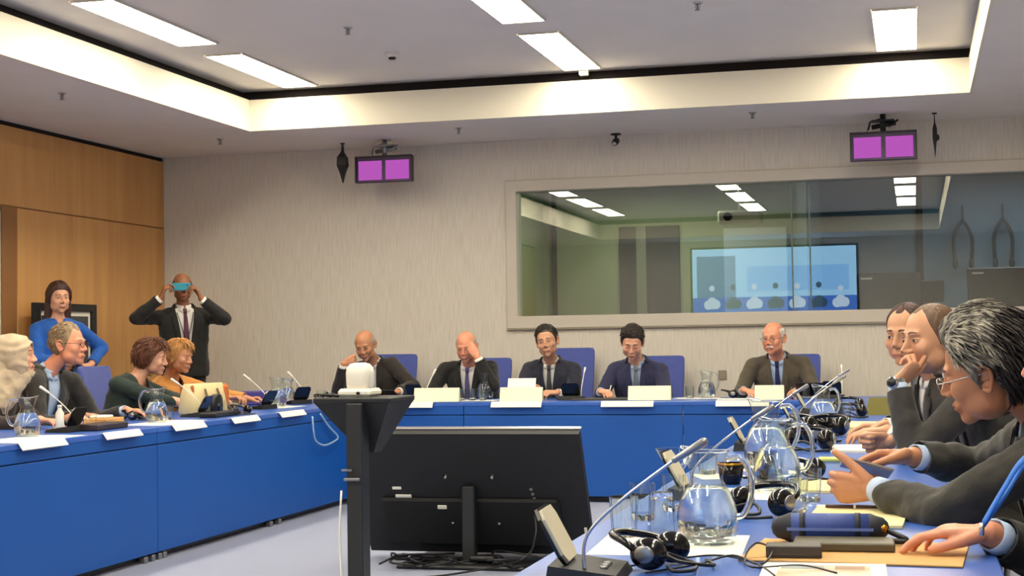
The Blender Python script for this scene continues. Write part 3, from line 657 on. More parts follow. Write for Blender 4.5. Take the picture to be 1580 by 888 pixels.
def cut_cuffs(bm, arm):
    for k in 'LR':
        a, e, wv = arm[k]; u = (e - wv).normalized(); co = wv + u * .030
        fs = [f for f in bm.faces if (f.calc_center_median() - co).length < .085]
        bmesh.ops.bisect_plane(bm, geom=fs + list({x for f in fs for x in f.edges}) + list({x for f in fs for x in f.verts}), plane_co=co, plane_no=u, dist=1e-5)
        bmesh.ops.delete(bm, geom=[f for f in bm.faces if (f.calc_center_median() - wv).length < .085 and (f.calc_center_median() - co).dot(u) < -1e-5], context='FACES')
def person(label, head, H, N, P, face, hpitch=0, hroll=0, torso=None, shw=.185, sh=None, wr=None, el=None, hands=None, top='jacket', cols=None, legs='sit', hires=0, fat=1.0, vdepth=.34, tie=None, opts=None, build=1.0):
    """H head centre, N neck base, P pelvis centre (world). face = heading of the face in degrees (0=+x, 90=+y); torso = heading of the chest.
       sh/wr/el: dict(L=,R=) world points for shoulder / wrist; el values are pole vectors. hands: dict(L=dict(d,n,...))."""
    cols = cols or {}; opts = opts or {}; sh = dict(sh or {}); wr = wr or {}; el = el or {}; hands = hands or {}
    H, N, P = Vector(H), Vector(N) + V(0, 0, opts.get('raise', .032)), Vector(P); torso = face if torso is None else torso
    off = Vector((P.x, P.y, 0)); skin = cols['skin']
    fw = Vector((math.cos(R(torso)), math.sin(R(torso)), 0)); up = (N - P).normalized(); rt = fw.cross(up).normalized(); fw = up.cross(rt).normalized()
    given = set(sh)
    for k, s in (('L', -1), ('R', 1)):
        if k not in sh: sh[k] = N + rt * s * shw - up * .085
        sh[k] = Vector(sh[k]) + (V(0, 0, -.012) if k in given else V(0, 0, 0))
    # head matrix: local x = right?, y = forward, z = up
    hf = Vector((math.cos(R(face)), math.sin(R(face)), 0)); hr = hf.cross(Vector((0, 0, 1)))
    Mh = Matrix((hr, hf, Vector((0, 0, 1)))).transposed() @ Matrix.Rotation(R(hpitch), 3, 'X') @ Matrix.Rotation(R(hroll), 3, 'Y')
    Mh = Matrix.Translation(H) @ Mh.to_4x4()
    body_o = bpy.data.objects.new('person', bpy.data.meshes.new('person')); C.objects.link(body_o); body_o.location = off
    tag(body_o, label, 'person')
    mats = {'hair': cols['hair'], 'hair2': cols.get('hair2', cols['hair']), 'brow': cols.get('brow', cols['hair']), 'rims': cols.get('rims', M_LASH)}
    hb, ears = make_head(body_o, head, Mh, off, skin, mats, hires)
    B = MB(); B.add(hb[0], hb[1], 0, True); B.mi[-len(hb[1]):] = hb[2]
    B.add(ears[0], ears[1], 0, True)
    # arms by IK
    arm = {}
    for k in 'LR':
        if k in wr: e, wv = ik(sh[k], wr[k], .30 * build, .265 * build, el.get(k, (0, 0, -1)) if k in el else -up * 1.0 + (rt * (1 if k == 'R' else -1)) * .5)
        else:
            wv0 = sh[k] - up * .42 + fw * .22; e, wv = ik(sh[k], wv0, .30, .265, -fw * 1 - up * .3)
        arm[k] = (sh[k], e, wv)
    # skin underneath
    nb = Mh @ V(0, -.02, -.055); BB = MB()
    vox_s = .0045 if hires else .007
    nk = opts.get('neck', .052)
    BB.rcone(N - up * .06, nk * 1.18, N + (nb - N) * .35, nk, 16); BB.rcone(N + (nb - N) * .3, nk, nb, nk * .95, 16)
    BB.rcone(N - up * .03 - rt * .02, .05, N - up * .05 - rt * .11, .035, 12); BB.rcone(N - up * .03 + rt * .02, .05, N - up * .05 + rt * .11, .035, 12)
    BB.rcone(N - up * .12, .085, N - up * .30, .10, 16, flat=(fw, .85))
    nv, nf = remesh(BB, .009 if not hires else .007, 6)
    B.add([Vector(v) for v in nv], nf, 0, True)
    for k, s in (('L', -1), ('R', 1)):
        a, e, wv = arm[k]; hd = hands.get(k, {}); dirf = (wv - e).normalized()
        d = Vector(hd.get('d', dirf)); n = Vector(hd.get('n', (0, 0, -1)))
        HB = MB(); kw = {q: hd[q] for q in ('curl', 'curl2', 'thumb', 'tcurl', 'spread') if q in hd}
        hand_prims(HB, s, wv, d, n, s=hd.get('s', opts.get('hs', 1.0)), **kw)
        HB.rcone(wv + (e - wv) * .42, .036, wv, .026, 14)
        if not hd.get('hide'):
            hv, hf_ = remesh(HB, .0032 if hires else .0046, 3 if hires else 2, .5)
            B.add([Vector(v) for v in hv], hf_, 0, True)
        B.rcone(a, .045, e, .036, 10); B.rcone(e, .036, wv + (e - wv) * .3, .030, 10)
    B.rcone(P + up * .02, .10, N - up * .2, .10, 12)
    me = B.mesh('person', [skin, cols.get('lips', M_LIPL)], off); body_o.data = me
    # torso rings
    def torso_mb(mb, g, t1=1.0, arms=True, ar=1.0, end=.0):
        prof = [(-.06, .19, .135, .0), (.05, .195, .14, 0), (.22, .185 * fat, .135 * fat, .01 * fat), (.42, .182 * fat, .13 * fat, .012), (.62, .192, .128, .012), (.76, .192, .122, .006), (.86, .165, .108, -.002), (.94, .11, .084, -.006), (1.0, .066, .062, -.004)]
        rs = []; bend = opts.get('bend', 0); Lt = (N - P).length
        for t, hw, hd_, fo in prof:
            if t > t1: break
            c = P + (N - P) * t + fw * (fo + bend * math.sin(math.pi * min(max(t, 0), 1)) * -1)
            hw2 = hw * (shw / .185) + g; hd2 = hd_ + g; ring = []
            for j in range(28):
                a = 2 * math.pi * j / 28; ca, sa = math.cos(a), math.sin(a); e_ = .8
                ring.append(c + rt * (hw2 * math.copysign(abs(ca) ** e_, ca)) + fw * (hd2 * math.copysign(abs(sa) ** e_, sa)))
            rs.append(ring)
        mb.rings(rs, True)
        for k, s in (('L', -1), ('R', 1)):
            a, e, wv = arm[k]
            mb.rcone(N - up * .04 + rt * s * .045, .046 + g, a + up * .002, .048 + g, 14)
            if arms:
                mb.rcone(a, .052 * ar + g, e, .046 * ar + g, 16); mb.rcone(e, .046 * ar + g, wv + (e - wv) * (end / .265), .035 * ar + g, 16)
    # trousers / legs
    LB = MB()
    if legs == 'sit':
        for k, s in (('L', -1), ('R', 1)):
            hip = P + rt * s * .09 - V(0, 0, .02); ffw = Vector((math.cos(R(torso)), math.sin(R(torso)), 0)); kn = hip + ffw * opts.get('thigh', .40); kn.z = .50; ft = kn + ffw * -.02; ft.z = .09
            LB.rcone(hip, .095, kn, .066, 14); LB.rcone(kn, .064, ft, .045, 14)
            FB = MB(); FB.rcone(ft - V(0, 0, .04) - ffw * .03, .042, ft - V(0, 0, .058) + ffw * .15, .030, 12); FB.build('shoe', M_BLACKGLOSS, body_o, off)
        LB.rcone(P - rt * .07, .12, P + rt * .07, .12, 14)
    else:
        for k, s in (('L', -1), ('R', 1)):
            hip = P + rt * s * .085; ffw = Vector((math.cos(R(torso)), math.sin(R(torso)), 0)); kn = hip + V(0, 0, -.42) + ffw * .02; ft = Vector((kn.x, kn.y, .09)) - ffw * .02
            LB.rcone(hip, .10, kn, .07, 14); LB.rcone(kn, .068, ft, .052, 14)
            FB = MB(); FB.rcone(ft - V(0, 0, .04) - ffw * .03, .042, ft - V(0, 0, .058) + ffw * .15, .030, 12); FB.build('shoe', M_BLACKGLOSS, body_o, off)
        LB.rcone(P - rt * .06, .125, P + rt * .06, .125, 14)
    lv, lf = remesh(LB, .02, 4); bm_obj(bm_from(lv, lf), opts.get('legname', 'trousers'), cols.get('trousers', cols['top']), body_o, off)
    q = lambda x, t, f=.45: N - up * t + rt * x + fw * f
    dn = -fw
    if top in ('jacket', 'open'):
        # shirt
        S = MB(); torso_mb(S, -.008, arms=False); sv, sf = remesh(S, .013, 3)
        bm = bm_from(sv, sf); bvs = BVHTree.FromBMesh(bm)
        kill = [v for v in bm.verts if (Vector(v.co) - N).dot(up) < -.5 or (Vector(v.co) - N).dot(up) > .004]
        bmesh.ops.delete(bm, geom=kill, context='VERTS')
        shirt = bm_obj(bm, 'shirt', cols['shirt'], body_o, off)
        if opts.get('collar', 1):
            cb = MB(); nd = (nb - N).normalized(); rr = nk + .010; ax = fw; ring = []
            for zz, ro in ((-.022, .014), (.012, .002), (.030, .0)):
                ring.append([N + nd * (zz + (.012 if math.sin(a) < 0 else -.012 * math.sin(a) * 1.6)) + rt * ((rr + ro) * math.cos(a)) + fw * ((rr + ro) * math.sin(a)) for a in [2 * math.pi * (j + .5) / 28 + math.pi / 2 for j in range(28)]])
            cb.rings(ring, False, None, True, False)
            col = cb.build('collar', cols['shirt'], shirt, off); sm_ = col.modifiers.new('t', 'SOLIDIFY'); sm_.thickness = .003
            lp = MB()
            for s in (-1, 1):
                g_ = [[q(s * (.010 + .026 * j / 3 + .012 * i / 3 * (j / 3)), -.010 + .055 * i / 3 * (1 if j < 1 else 1 - .25 * j / 3)) for j in range(4)] for i in range(4)]
                decal(bvs, g_, dn, .010, lp)
            lp.build('collar_point', cols['shirt'], shirt, off)
        if tie is not None:
            tb = MB(); L = opts.get('tiel', .40)
            kn = [[q((.017 - .005 * i / 2) * (j - 1), .012 + .035 * i / 2) for j in range(3)] for i in range(3)]; decal(bvs, kn, dn, .020, tb, thick=.012)
            bl = [[q((.013 + .024 * i / 9) * (j - 1), .045 + L * i / 9) for j in range(3)] for i in range(10)]; decal(bvs, bl, dn, .012, tb, thick=.004)
            tb.build('tie', tie, body_o, off)
        if opts.get('lanyard') is not None:
            lb = MB(); L = opts.get('lanl', .42)
            for s in (-1, 1):
                g_ = [[q(s * (.075 * (1 - i / 11) + .006) + .006 * (j - .5), -.012 + L * i / 11) for j in range(2)] for i in range(12)]; decal(bvs, g_, dn, opts.get('lanlift', .018), lb, thick=.002)
            lo_ = lb.build('lanyard', opts['lanyard'], body_o, off)
            bp = project(bvs, q(0, L + .02), dn, .03)
            if bp is not None:
                bgd = MB(); X = rt; 
                for lay, (hw, hh, f_) in enumerate(((.038, .05, 0), (.03, .03, .003))):
                    c0 = bp + fw * f_ - up * .02 * (1 - lay); bgd.add([c0 - X * hw - up * hh, c0 + X * hw - up * hh, c0 + X * hw + up * hh, c0 - X * hw + up * hh] + [c0 - fw * .003 - X * hw - up * hh, c0 - fw * .003 + X * hw - up * hh, c0 - fw * .003 + X * hw + up * hh, c0 - fw * .003 - X * hw + up * hh], [(0, 1, 2, 3), (7, 6, 5, 4), (0, 4, 5, 1), (1, 5, 6, 2), (2, 6, 7, 3), (3, 7, 4, 0)], lay, False)
                bgd.build('badge', [M_PAPER, opts.get('badge', mat('badge_red', (206, 60, 70), .5))], lo_, off)
        # jacket
        J = MB(); torso_mb(J, opts.get('jg', .010), ar=opts.get('ar', 1.0)); jv, jf = remesh(J, .0075 if hires else .0105, 5 if hires else 4, .5, opts.get('disp', .014), .07)
        TJ = MB(); torso_mb(TJ, opts.get('jg', .010) + .004, arms=False); tv_, tf_ = remesh(TJ, .014, 4); tbm = bm_from(tv_, tf_); bvj = BVHTree.FromBMesh(tbm)
        bm = bm_from(jv, jf)
        w0 = opts.get('vw', .060); t0, t1 = -.05, vdepth
        for s in (-1, 1):
            a = N - up * t0 + rt * s * w0; bpt = N - up * t1
            nrm = (bpt - a).cross(fw).normalized()
            fsel = [f for f in bm.faces if (f.calc_center_median() - N).dot(fw) > -.02]
            geom = fsel + list({e for f in fsel for e in f.edges}) + list({v for f in fsel for v in f.verts})
            bmesh.ops.bisect_plane(bm, geom=geom, plane_co=a, plane_no=nrm, dist=1e-5)
        armc = [arm[k] for k in 'LR']
        def in_arm(c):
            for a, e, wv in armc:
                for p0, p1 in ((a, e), (e, wv)):
                    ab = p1 - p0; t = max(0, min(1, (c - p0).dot(ab) / ab.length_squared)); 
                    if (c - p0 - ab * t).length < .062: return True
            return False
        cut_cuffs(bm, arm)
        kill = []
        for f in bm.faces:
            c = f.calc_center_median(); l = c - N; t = -l.dot(up); x = l.dot(rt); y = l.dot(fw)
            if y > -.01 and t < t1 and abs(x) < w0 * (t1 - t) / (t1 - t0) and not (t > .1 and in_arm(c)): kill.append(f)
            elif t < .016 and (l - up * l.dot(up)).length < nk + .022: kill.append(f)
        bmesh.ops.delete(bm, geom=kill, context='FACES')
        jk = bm_obj(bm, 'jacket', cols['top'], body_o, off); so = jk.modifiers.new('t', 'SOLIDIFY'); so.thickness = .004; so.offset = -1
        if top == 'jacket':
            lp = MB()
            for s in (-1, 1):
                g_ = []; nn = 12
                for i in range(nn + 1):
                    t = .0 + (t1 - .02) * i / nn; xin = max(w0 * (t1 - t) / (t1 - t0), 0); wd = (.046 * min(1, (1 - i / nn) * 2.2 + .08)) * (.78 if i < 3 else 1.0) * (1.18 if i == 3 else 1)
                    g_.append([q(s * (xin + wd * j / 3), t) for j in range(4)])
                decal(bvj, g_, dn, .007, lp, thick=.004)
            lp.build('lapel', cols['top'], jk, off)
            cb = MB(); nd = (nb - N).normalized(); ring = []; rr = nk + .018
            for zz, ro in ((-.03, .022), (.008, .006), (.022, .008), (-.004, .028)):
                ring.append([N + nd * (zz + .006) + rt * ((rr + ro) * math.cos(a)) + fw * ((rr + ro) * math.sin(a)) for a in [math.pi * .86 + (2 * math.pi - math.pi * .72) * j / 22 for j in range(23)]])
            co = cb.rings(ring, False, None, True, False).build('jacket_collar', cols['top'], jk, off); so = co.modifiers.new('t', 'SOLIDIFY'); so.thickness = .003
            bt = MB(); bp = project(bvj, q(.0, t1 + .02), dn, .006)
            if bp is not None: bt.cyl(bp, bp + fw * .004, .009, n=12).build('button', M_BLACK, jk, off)
            if opts.get('pocket'):
                pk = MB(); g_ = [[q(-.13 + .09 * j / 3, .17 - .012 * j / 3 + .03 * i) for j in range(4)] for i in range(2)]; decal(bvj, g_, dn, .006, pk, thick=.003); pk.build('breast_pocket', opts['pocket'], jk, off)
        # cuffs
        for k in 'LR':
            cf = MB(); a, e, wv = arm[k]; u = (e - wv).normalized(); cf.cyl(wv + u * .055, wv + u * .008, .036, .034, 18, cap=False)
            co = cf.build('cuff', cols['shirt'], shirt, off); so = co.modifiers.new('t', 'SOLIDIFY'); so.thickness = .004
    else:
        # one-piece top (blouse, robe)
        J = MB(); torso_mb(J, opts.get('jg', .006), ar=opts.get('ar', 1.0)); jv, jf = remesh(J, .0105, 4, .5, opts.get('disp', .012), .07)
        bm = bm_from(jv, jf); w0 = opts.get('vw', .07); t1 = vdepth
        for s in (-1, 1):
            a = N + up * .05 + rt * s * w0; bpt = N - up * t1; nrm = (bpt - a).cross(fw).normalized()
            fsel = [f for f in bm.faces if (f.calc_center_median() - N).dot(fw) > -.02]
            geom = fsel + list({e for f in fsel for e in f.edges}) + list({v for f in fsel for v in f.verts})
            bmesh.ops.bisect_plane(bm, geom=geom, plane_co=a, plane_no=nrm, dist=1e-5)
        cut_cuffs(bm, arm)
        kill = []
        for f in bm.faces:
            l = f.calc_center_median() - N; t = -l.dot(up); x = l.dot(rt); y = l.dot(fw)
            if (y > -.01 and t < t1 and abs(x) < w0 * (t1 - t) / (t1 + .05)) or (t < .012 and (l - up * l.dot(up)).length < nk + .02): kill.append(f)
        bmesh.ops.delete(bm, geom=kill, context='FACES')
        jk = bm_obj(bm, opts.get('topname', 'blouse'), cols['top'], body_o, off); so = jk.modifiers.new('t', 'SOLIDIFY'); so.thickness = .004; so.offset = -1
    return dict(o=body_o, off=off, Mh=Mh, N=N, P=P, fw=fw, rt=rt, up=up, arm=arm, sc=head.get('scale', 1))
S_PINK = skin_mat('skin_fair', (214, 158, 128)); S_TAN = skin_mat('skin_tan', (190, 132, 96)); S_RED = skin_mat('skin_ruddy', (216, 146, 114)); S_BRN = skin_mat('skin_brown', (150, 98, 68)); S_OLV = skin_mat('skin_olive', (198, 146, 112))
H_GREY = hair_mat('hair_grey', (150, 142, 128), (196, 190, 176)); H_WHITE = hair_mat('hair_white', (196, 188, 172), (226, 220, 206)); H_BLACK = hair_mat('hair_black', (34, 26, 22), (52, 42, 34)); H_BRN = hair_mat('hair_brown', (88, 50, 34), (124, 76, 52)); H_DKBRN = hair_mat('hair_dark_brown', (48, 26, 20), (74, 38, 28)); H_BLOND = hair_mat('hair_blond', (176, 120, 62), (216, 164, 98)); H_SALT = hair_mat('hair_salt_pepper', (62, 58, 50), (168, 162, 146)); H_SAND = hair_mat('hair_sandy', (120, 98, 70), (164, 140, 106))
C_BLACK = cloth('suit_black', (27, 25, 23)); C_NAVY = cloth('suit_navy', (34, 36, 52)); C_BLUE = cloth('suit_blue', (40, 42, 74)); C_TAUPE = cloth('suit_taupe', (84, 76, 62)); C_CHAR = cloth('suit_charcoal', (48, 45, 41)); C_BROWNB = cloth('suit_brown_black', (40, 33, 28))
C_SHIRT = cloth('shirt_white', (228, 224, 216), .02); C_SHIRTB = cloth('shirt_light_blue', (176, 196, 224), .03); C_GREEN = cloth('green_black_jacket', (32, 48, 42)); C_ORANGE = cloth('orange_blouse', (206, 140, 66)); C_ROYAL = cloth('royal_blue_dress', (24, 88, 176)); C_SCARF = cloth('beige_scarf', (196, 176, 146), .08); C_ROBE = cloth('dark_robe', (48, 36, 30))
T_GREY = cloth('tie_grey', (72, 72, 76)); T_NAVY = cloth('tie_navy', (28, 38, 84)); T_PURP = cloth('tie_purple', (92, 84, 128)); T_PLUM = cloth('tie_plum', (96, 52, 72)); T_STEEL = cloth('tie_steel', (120, 124, 124))
L_BLUE = mat('lanyard_blue', (40, 116, 210), .5); L_DARK = mat('lanyard_dark', (40, 30, 40), .6)
hd = lambda **k: dict(dict(jaw=1.0, nose=1.0, hair='short', scale=1.0), **k)
ZS_ = .53
# ---- top table, left to right
person('bald man in black suit, chin on his hand, behind the white camera',
    hd(hair='bald', th=.006, scale=1.03), (-4.397, 11.93, 1.184), (-4.39, 12.10, 1.02), (-4.34, 12.32, ZS_), -87, -22, 6, torso=-84, sh={'L': (-4.23, 12.10, 1.04), 'R': (-4.60, 12.12, .99)},
    wr={'R': (-4.53, 11.78, 1.035), 'L': (-4.06, 11.76, .80)}, el={'R': (-.3, -.3, -1), 'L': (.8, .3, -.5)},
    hands={'R': dict(d=(.8, .25, .25), n=(0, 1, .1), curl=(70, 75, 80, 80), thumb=(.4, .8, .4)), 'L': dict(d=(-.5, -1, -.1), n=(0, 0, -1))},
    cols=dict(skin=S_TAN, hair=H_GREY, brow=H_SAND, top=C_BROWNB, shirt=C_SHIRT), opts=dict(vw=.05), fat=1.1, vdepth=.25)
person('bald man in black suit covering his eyes with one hand, light tie and lanyard',
    hd(hair='bald', th=.004, scale=1.02), (-3.518, 11.90, 1.162), (-3.55, 12.09, 1.0), (-3.56, 12.32, ZS_), -91, -20, 1, torso=-90, sh={'L': (-3.37, 12.10, 1.0), 'R': (-3.76, 12.10, .99)},
    wr={'L': (-3.395, 11.80, 1.075), 'R': (-3.82, 11.74, .80)}, el={'L': (.5, -.4, -1), 'R': (-.5, .1, -1)},
    hands={'L': dict(d=(-.55, .1, .75), n=(-.2, 1, -.1), curl=(22, 22, 25, 30), thumb=(.2, .9, .3), s=1.05), 'R': dict(d=(.4, -1, -.1), n=(0, 0, -1))},
    cols=dict(skin=S_RED, hair=H_GREY, brow=H_SAND, top=C_BLACK, shirt=C_SHIRT), tie=T_PURP, opts=dict(lanyard=L_BLUE, vw=.075, lanl=.36), fat=1.15, vdepth=.42)
person('dark-haired man in navy suit and grey tie facing the camera, holding a paper',
    hd(hair='short', th=.009, topv=.6, locks=450, lockl=.022, flow=(.6, .5, 0), scale=1.05, jaw=.96, lift=.006, gaze=(.001, 0)), (-2.851, 11.93, 1.193), (-2.86, 12.08, 1.01), (-2.87, 12.34, ZS_), -87, -4, 9, torso=-90,
    wr={'R': (-3.0, 11.72, .82), 'L': (-2.72, 11.70, .79)}, el={'R': (-.45, .1, -1), 'L': (.45, .1, -1)},
    hands={'R': dict(d=(.7, -.7, .1), n=(.6, .6, -.3), curl=(35, 38, 40, 42)), 'L': dict(d=(-.7, -.6, .05), n=(-.2, .3, -1), curl=(35, 38, 40, 42))},
    cols=dict(skin=S_OLV, hair=H_BLACK, top=C_NAVY, shirt=C_SHIRT), tie=T_GREY, opts=dict(vw=.062), vdepth=.40)
person('black-haired man in blue suit writing with his head bowed',
    hd(hair='short', th=.011, topv=.8, locks=450, lockl=.024, flow=(.3, .6, 0), scale=1.05, eye=.002), (-2.145, 11.85, 1.174), (-2.14, 12.02, 1.0), (-2.15, 12.30, ZS_), -84, -28, -3, torso=-90,
    wr={'R': (-2.37, 11.68, .80), 'L': (-1.98, 11.66, .79)}, el={'R': (-.5, .1, -1), 'L': (.5, .1, -1)},
    hands={'R': dict(d=(.6, -.7, -.05), n=(.3, .1, -1), curl=(45, 50, 55, 60), thumb=(.4, .9, .5)), 'L': dict(d=(-.5, -.7, .05), n=(0, 0, -1), curl=(20, 22, 25, 30))},
    cols=dict(skin=S_PINK, hair=H_BLACK, top=C_BLUE, shirt=C_SHIRTB), tie=T_STEEL, opts=dict(vw=.055), vdepth=.40)
person('bald man with white moustache and glasses, taupe suit and navy tie',
    hd(hair='bald', th=.009, top=.07, scale=1.05, moustache=1, glasses=1, eye=.004, gaze=(-.002, -.001)), (-1.055, 11.93, 1.190), (-1.04, 12.08, 1.02), (-1.02, 12.34, ZS_), -107, -5, 1, torso=-92, sh={'L': (-.84, 12.11, 1.0), 'R': (-1.235, 12.09, .99)},
    wr={'R': (-1.27, 11.72, .80), 'L': (-.80, 11.70, .80)}, el={'R': (-.5, .1, -1), 'L': (.5, .1, -1)},
    hands={'R': dict(d=(.6, -.7, -.05), n=(0, 0, -1)), 'L': dict(d=(-.6, -.7, .05), n=(0, 0, -1))},
    cols=dict(skin=S_RED, hair=H_WHITE, brow=H_SAND, top=C_TAUPE, shirt=C_SHIRTB), tie=T_NAVY, opts=dict(vw=.062), fat=1.12, vdepth=.42)
# ---- left table
g = person('woman in beige headscarf and dark robe at the left photo edge',
    hd(hair=None, noears=1, scale=.98), (-5.063, 7.90, 1.150), (-5.17, 7.86, .98), (-5.38, 7.82, ZS_), 16, 2, -6, torso=-4, shw=.165,
    wr={'R': (-4.78, 7.68, .79), 'L': (-4.78, 8.02, .79)}, hands={k: dict(d=(1, 0, -.05), n=(0, 0, -1)) for k in 'LR'},
    cols=dict(skin=S_PINK, hair=H_BLACK, top=C_ROBE, trousers=C_ROBE), top='robe', opts=dict(topname='robe', vw=.04, collar=0, hs=.9, legname='skirt'), vdepth=.08, build=.95)
def scarf(g):
    A, Pp, D = dir_grid(72, 56); D2 = D.reshape(-1, 3); h = dict(jaw=1.0, nose=1.0, plain=1); rad = head_rad(D2, h); P = np.array([0, 0, -.01]) + D2 * rad[:, None]
    face = ((P[:, 0] / .052) ** 2 + ((P[:, 2] + .014) / .082) ** 2 < 1) & (P[:, 1] > .03)
    az = A.reshape(-1); n = .5 * np.sin(az * 7 + P[:, 2] * 60) * .003
    ang = np.arctan2(P[:, 0], P[:, 2] + .01); S = P + D2 * (.014 + n + .0035 * np.sin(np.hypot(P[:, 0], P[:, 2] + .01) * 190 + 2 * np.sin(ang * 3)) + .020 * np.clip(-P[:, 1] / .08, 0, 1))[:, None]; M = g['Mh']
    fs = [f for f in ((i * 72 + j, i * 72 + (j + 1) % 72, (i + 1) * 72 + (j + 1) % 72, (i + 1) * 72 + j) for i in range(55) for j in range(72)) if not all(face[list(f)])]
    m = MB(); m.add([M @ Vector(p) for p in S], fs, 0, True)
    me = m.mesh('headscarf', C_SCARF, g['off']); bm = bmesh.new(); bm.from_mesh(me); bmesh.ops.delete(bm, geom=[v for v in bm.verts if not v.link_faces], context='VERTS'); bm.to_mesh(me); bm.free()
    o = bpy.data.objects.new('headscarf', me); C.objects.link(o); o.parent = g['o']
    so = o.modifiers.new('t', 'SOLIDIFY'); so.thickness = .006
    d = MB(); N, up, fw, rt = g['N'], g['up'], g['fw'], g['rt']
    d.rcone(M @ V(0, .0, -.10), .062, N - up * .02, .085, 20); d.rcone(N + fw * .02, .09, N - up * .12 + fw * .05, .11, 20, flat=(fw, .8)); d.rcone(M @ V(0, .05, -.11), .04, N - up * .10 + fw * .10, .06, 16)
    for s in (-1, 1): d.rcone(N + rt * s * .03, .075, N - up * .06 + rt * s * .14, .06, 16)
    d.rcone(M @ V(0, -.06, -.02), .07, N - fw * .06 - up * .08, .09, 16)
    v, f = remesh(d, .012, 6, .5, .02, .05); bm_obj(bm_from(v, f), 'scarf_drape', C_SCARF, g['o'], g['off'])
scarf(g)
person('man with short sandy hair and glasses in a dark suit, seen in profile at left',
    hd(hair='recede', th=.008, lift=-.010, locks=500, lockl=.028, flow=(0, -.8, .3), scale=1.08, glasses=1, rims=(.023, .014), rimr=.0018), (-5.066, 8.46, 1.214), (-5.20, 8.44, 1.03), (-5.42, 8.42, ZS_), 3, 0, 0, torso=-14, sh={'R': (-5.16, 8.24, 1.0), 'L': (-5.14, 8.62, 1.0)},
    wr={'R': (-4.84, 8.22, .79), 'L': (-4.78, 8.66, .80)}, hands={k: dict(d=(1, 0, -.05), n=(0, 0, -1)) for k in 'LR'},
    cols=dict(skin=S_RED, hair=H_SAND, top=C_CHAR, shirt=C_SHIRTB), opts=dict(vw=.075, lanyard=L_BLUE, lanl=.3), fat=1.15, vdepth=.44)
person('woman with short brown bob and green-black jacket, looking down at left',
    hd(hair='woman', th=.014, bob=.018, topv=.7, soft=.02, locks=700, lockl=.06, flow=(0, .2, -1), earz=-.03, scale=1.0), (-5.155, 9.70, 1.120), (-5.25, 9.66, .965), (-5.40, 9.62, ZS_), 14, -10, 5, torso=-14, shw=.165,
    wr={'R': (-4.80, 9.54, .80), 'L': (-4.72, 9.78, .82)}, hands={k: dict(d=(1, .1, .1), n=(0, 0, -1), curl=(35, 40, 42, 45)) for k in 'LR'},
    cols=dict(skin=S_PINK, hair=H_BRN, top=C_GREEN, trousers=C_GREEN), top='blouse', opts=dict(topname='jacket', vw=.075, hs=.92), vdepth=.24, build=.95)
person('woman with blond hair and orange blouse beside the brown-haired woman',
    hd(hair='woman', th=.012, bob=.014, soft=.02, locks=700, lockl=.05, flow=(0, .3, -1), earz=-.03, scale=.98), (-5.15, 10.10, 1.120), (-5.25, 10.16, .955), (-5.36, 10.24, ZS_), -8, -7, -4, torso=-6, shw=.165,
    wr={'R': (-4.74, 10.08, .82), 'L': (-4.72, 10.36, .80)}, hands={k: dict(d=(1, .1, .1), n=(0, 0, -1), curl=(35, 40, 42, 45)) for k in 'LR'},
    cols=dict(skin=S_TAN, hair=H_BLOND, top=C_ORANGE, trousers=C_BLACK), top='blouse', opts=dict(vw=.07, hs=.92), vdepth=.12, build=.95)
# ---- standing
g = person('standing woman with long dark hair and royal blue top by the wood wall',
    hd(hair='woman', th=.013, bob=.012, scale=1.0, eye=.0045), (-6.429, 10.60, 1.586), (-6.46, 10.62, 1.40), (-6.42, 10.60, .93), -42, -2, 0, torso=-40, shw=.16,
    wr={'R': (-6.28, 10.50, 1.08), 'L': (-6.24, 10.74, 1.06)}, el={'R': (-.5, -.8, -.6), 'L': (.3, 1, -.3)}, hands={'R': dict(d=(.5, .8, 0), n=(0, 0, -1)), 'L': dict(d=(-.2, -1, 0), n=(-.3, 0, -1))},
    cols=dict(skin=S_PINK, hair=H_DKBRN, top=C_ROYAL, trousers=C_BLACK), top='blouse', legs='stand', opts=dict(vw=.06, hs=.9), vdepth=.10, build=.93)
hm = MB()
for s in (-1, 1): hm.rcone(g['Mh'] @ V(s * .062, -.025, 0), .040, g['Mh'] @ V(s * .072, -.035, -.17), .036, 14, flat=(g['fw'], .8))
hm.rcone(g['Mh'] @ V(0, -.07, 0), .06, g['Mh'] @ V(0, -.065, -.2), .065, 16)
v, f = remesh(hm, .01, 4); bm_obj(bm_from(v, f), 'long_hair', H_DKBRN, g['o'], g['off'])
g = person('standing man in black suit holding up a phone to photograph the meeting',
    hd(hair='bald', th=.003, scale=1.0), (-5.946, 11.72, 1.695), (-5.955, 11.76, 1.50), (-5.97, 11.80, .98), -55, -2, 0, torso=-55, shw=.19,
    wr={'R': (-5.985, 11.42, 1.60), 'L': (-5.70, 11.57, 1.59)}, el={'R': (-.9, -.5, -.7), 'L': (.8, .4, -.7)},
    hands={'R': dict(d=(.35, .1, 1), n=(.7, .6, -.2), curl=(40, 45, 60, 60), thumb=(.4, .9, .3)), 'L': dict(d=(-.4, -.1, 1), n=(-.7, -.3, -.2), curl=(40, 45, 60, 60), thumb=(.4, .9, .3))},
    cols=dict(skin=S_BRN, hair=H_BLACK, top=C_BLACK, shirt=C_SHIRT), tie=T_PLUM, legs='stand', opts=dict(vw=.09, lanyard=L_DARK, lanl=.30), vdepth=.52)
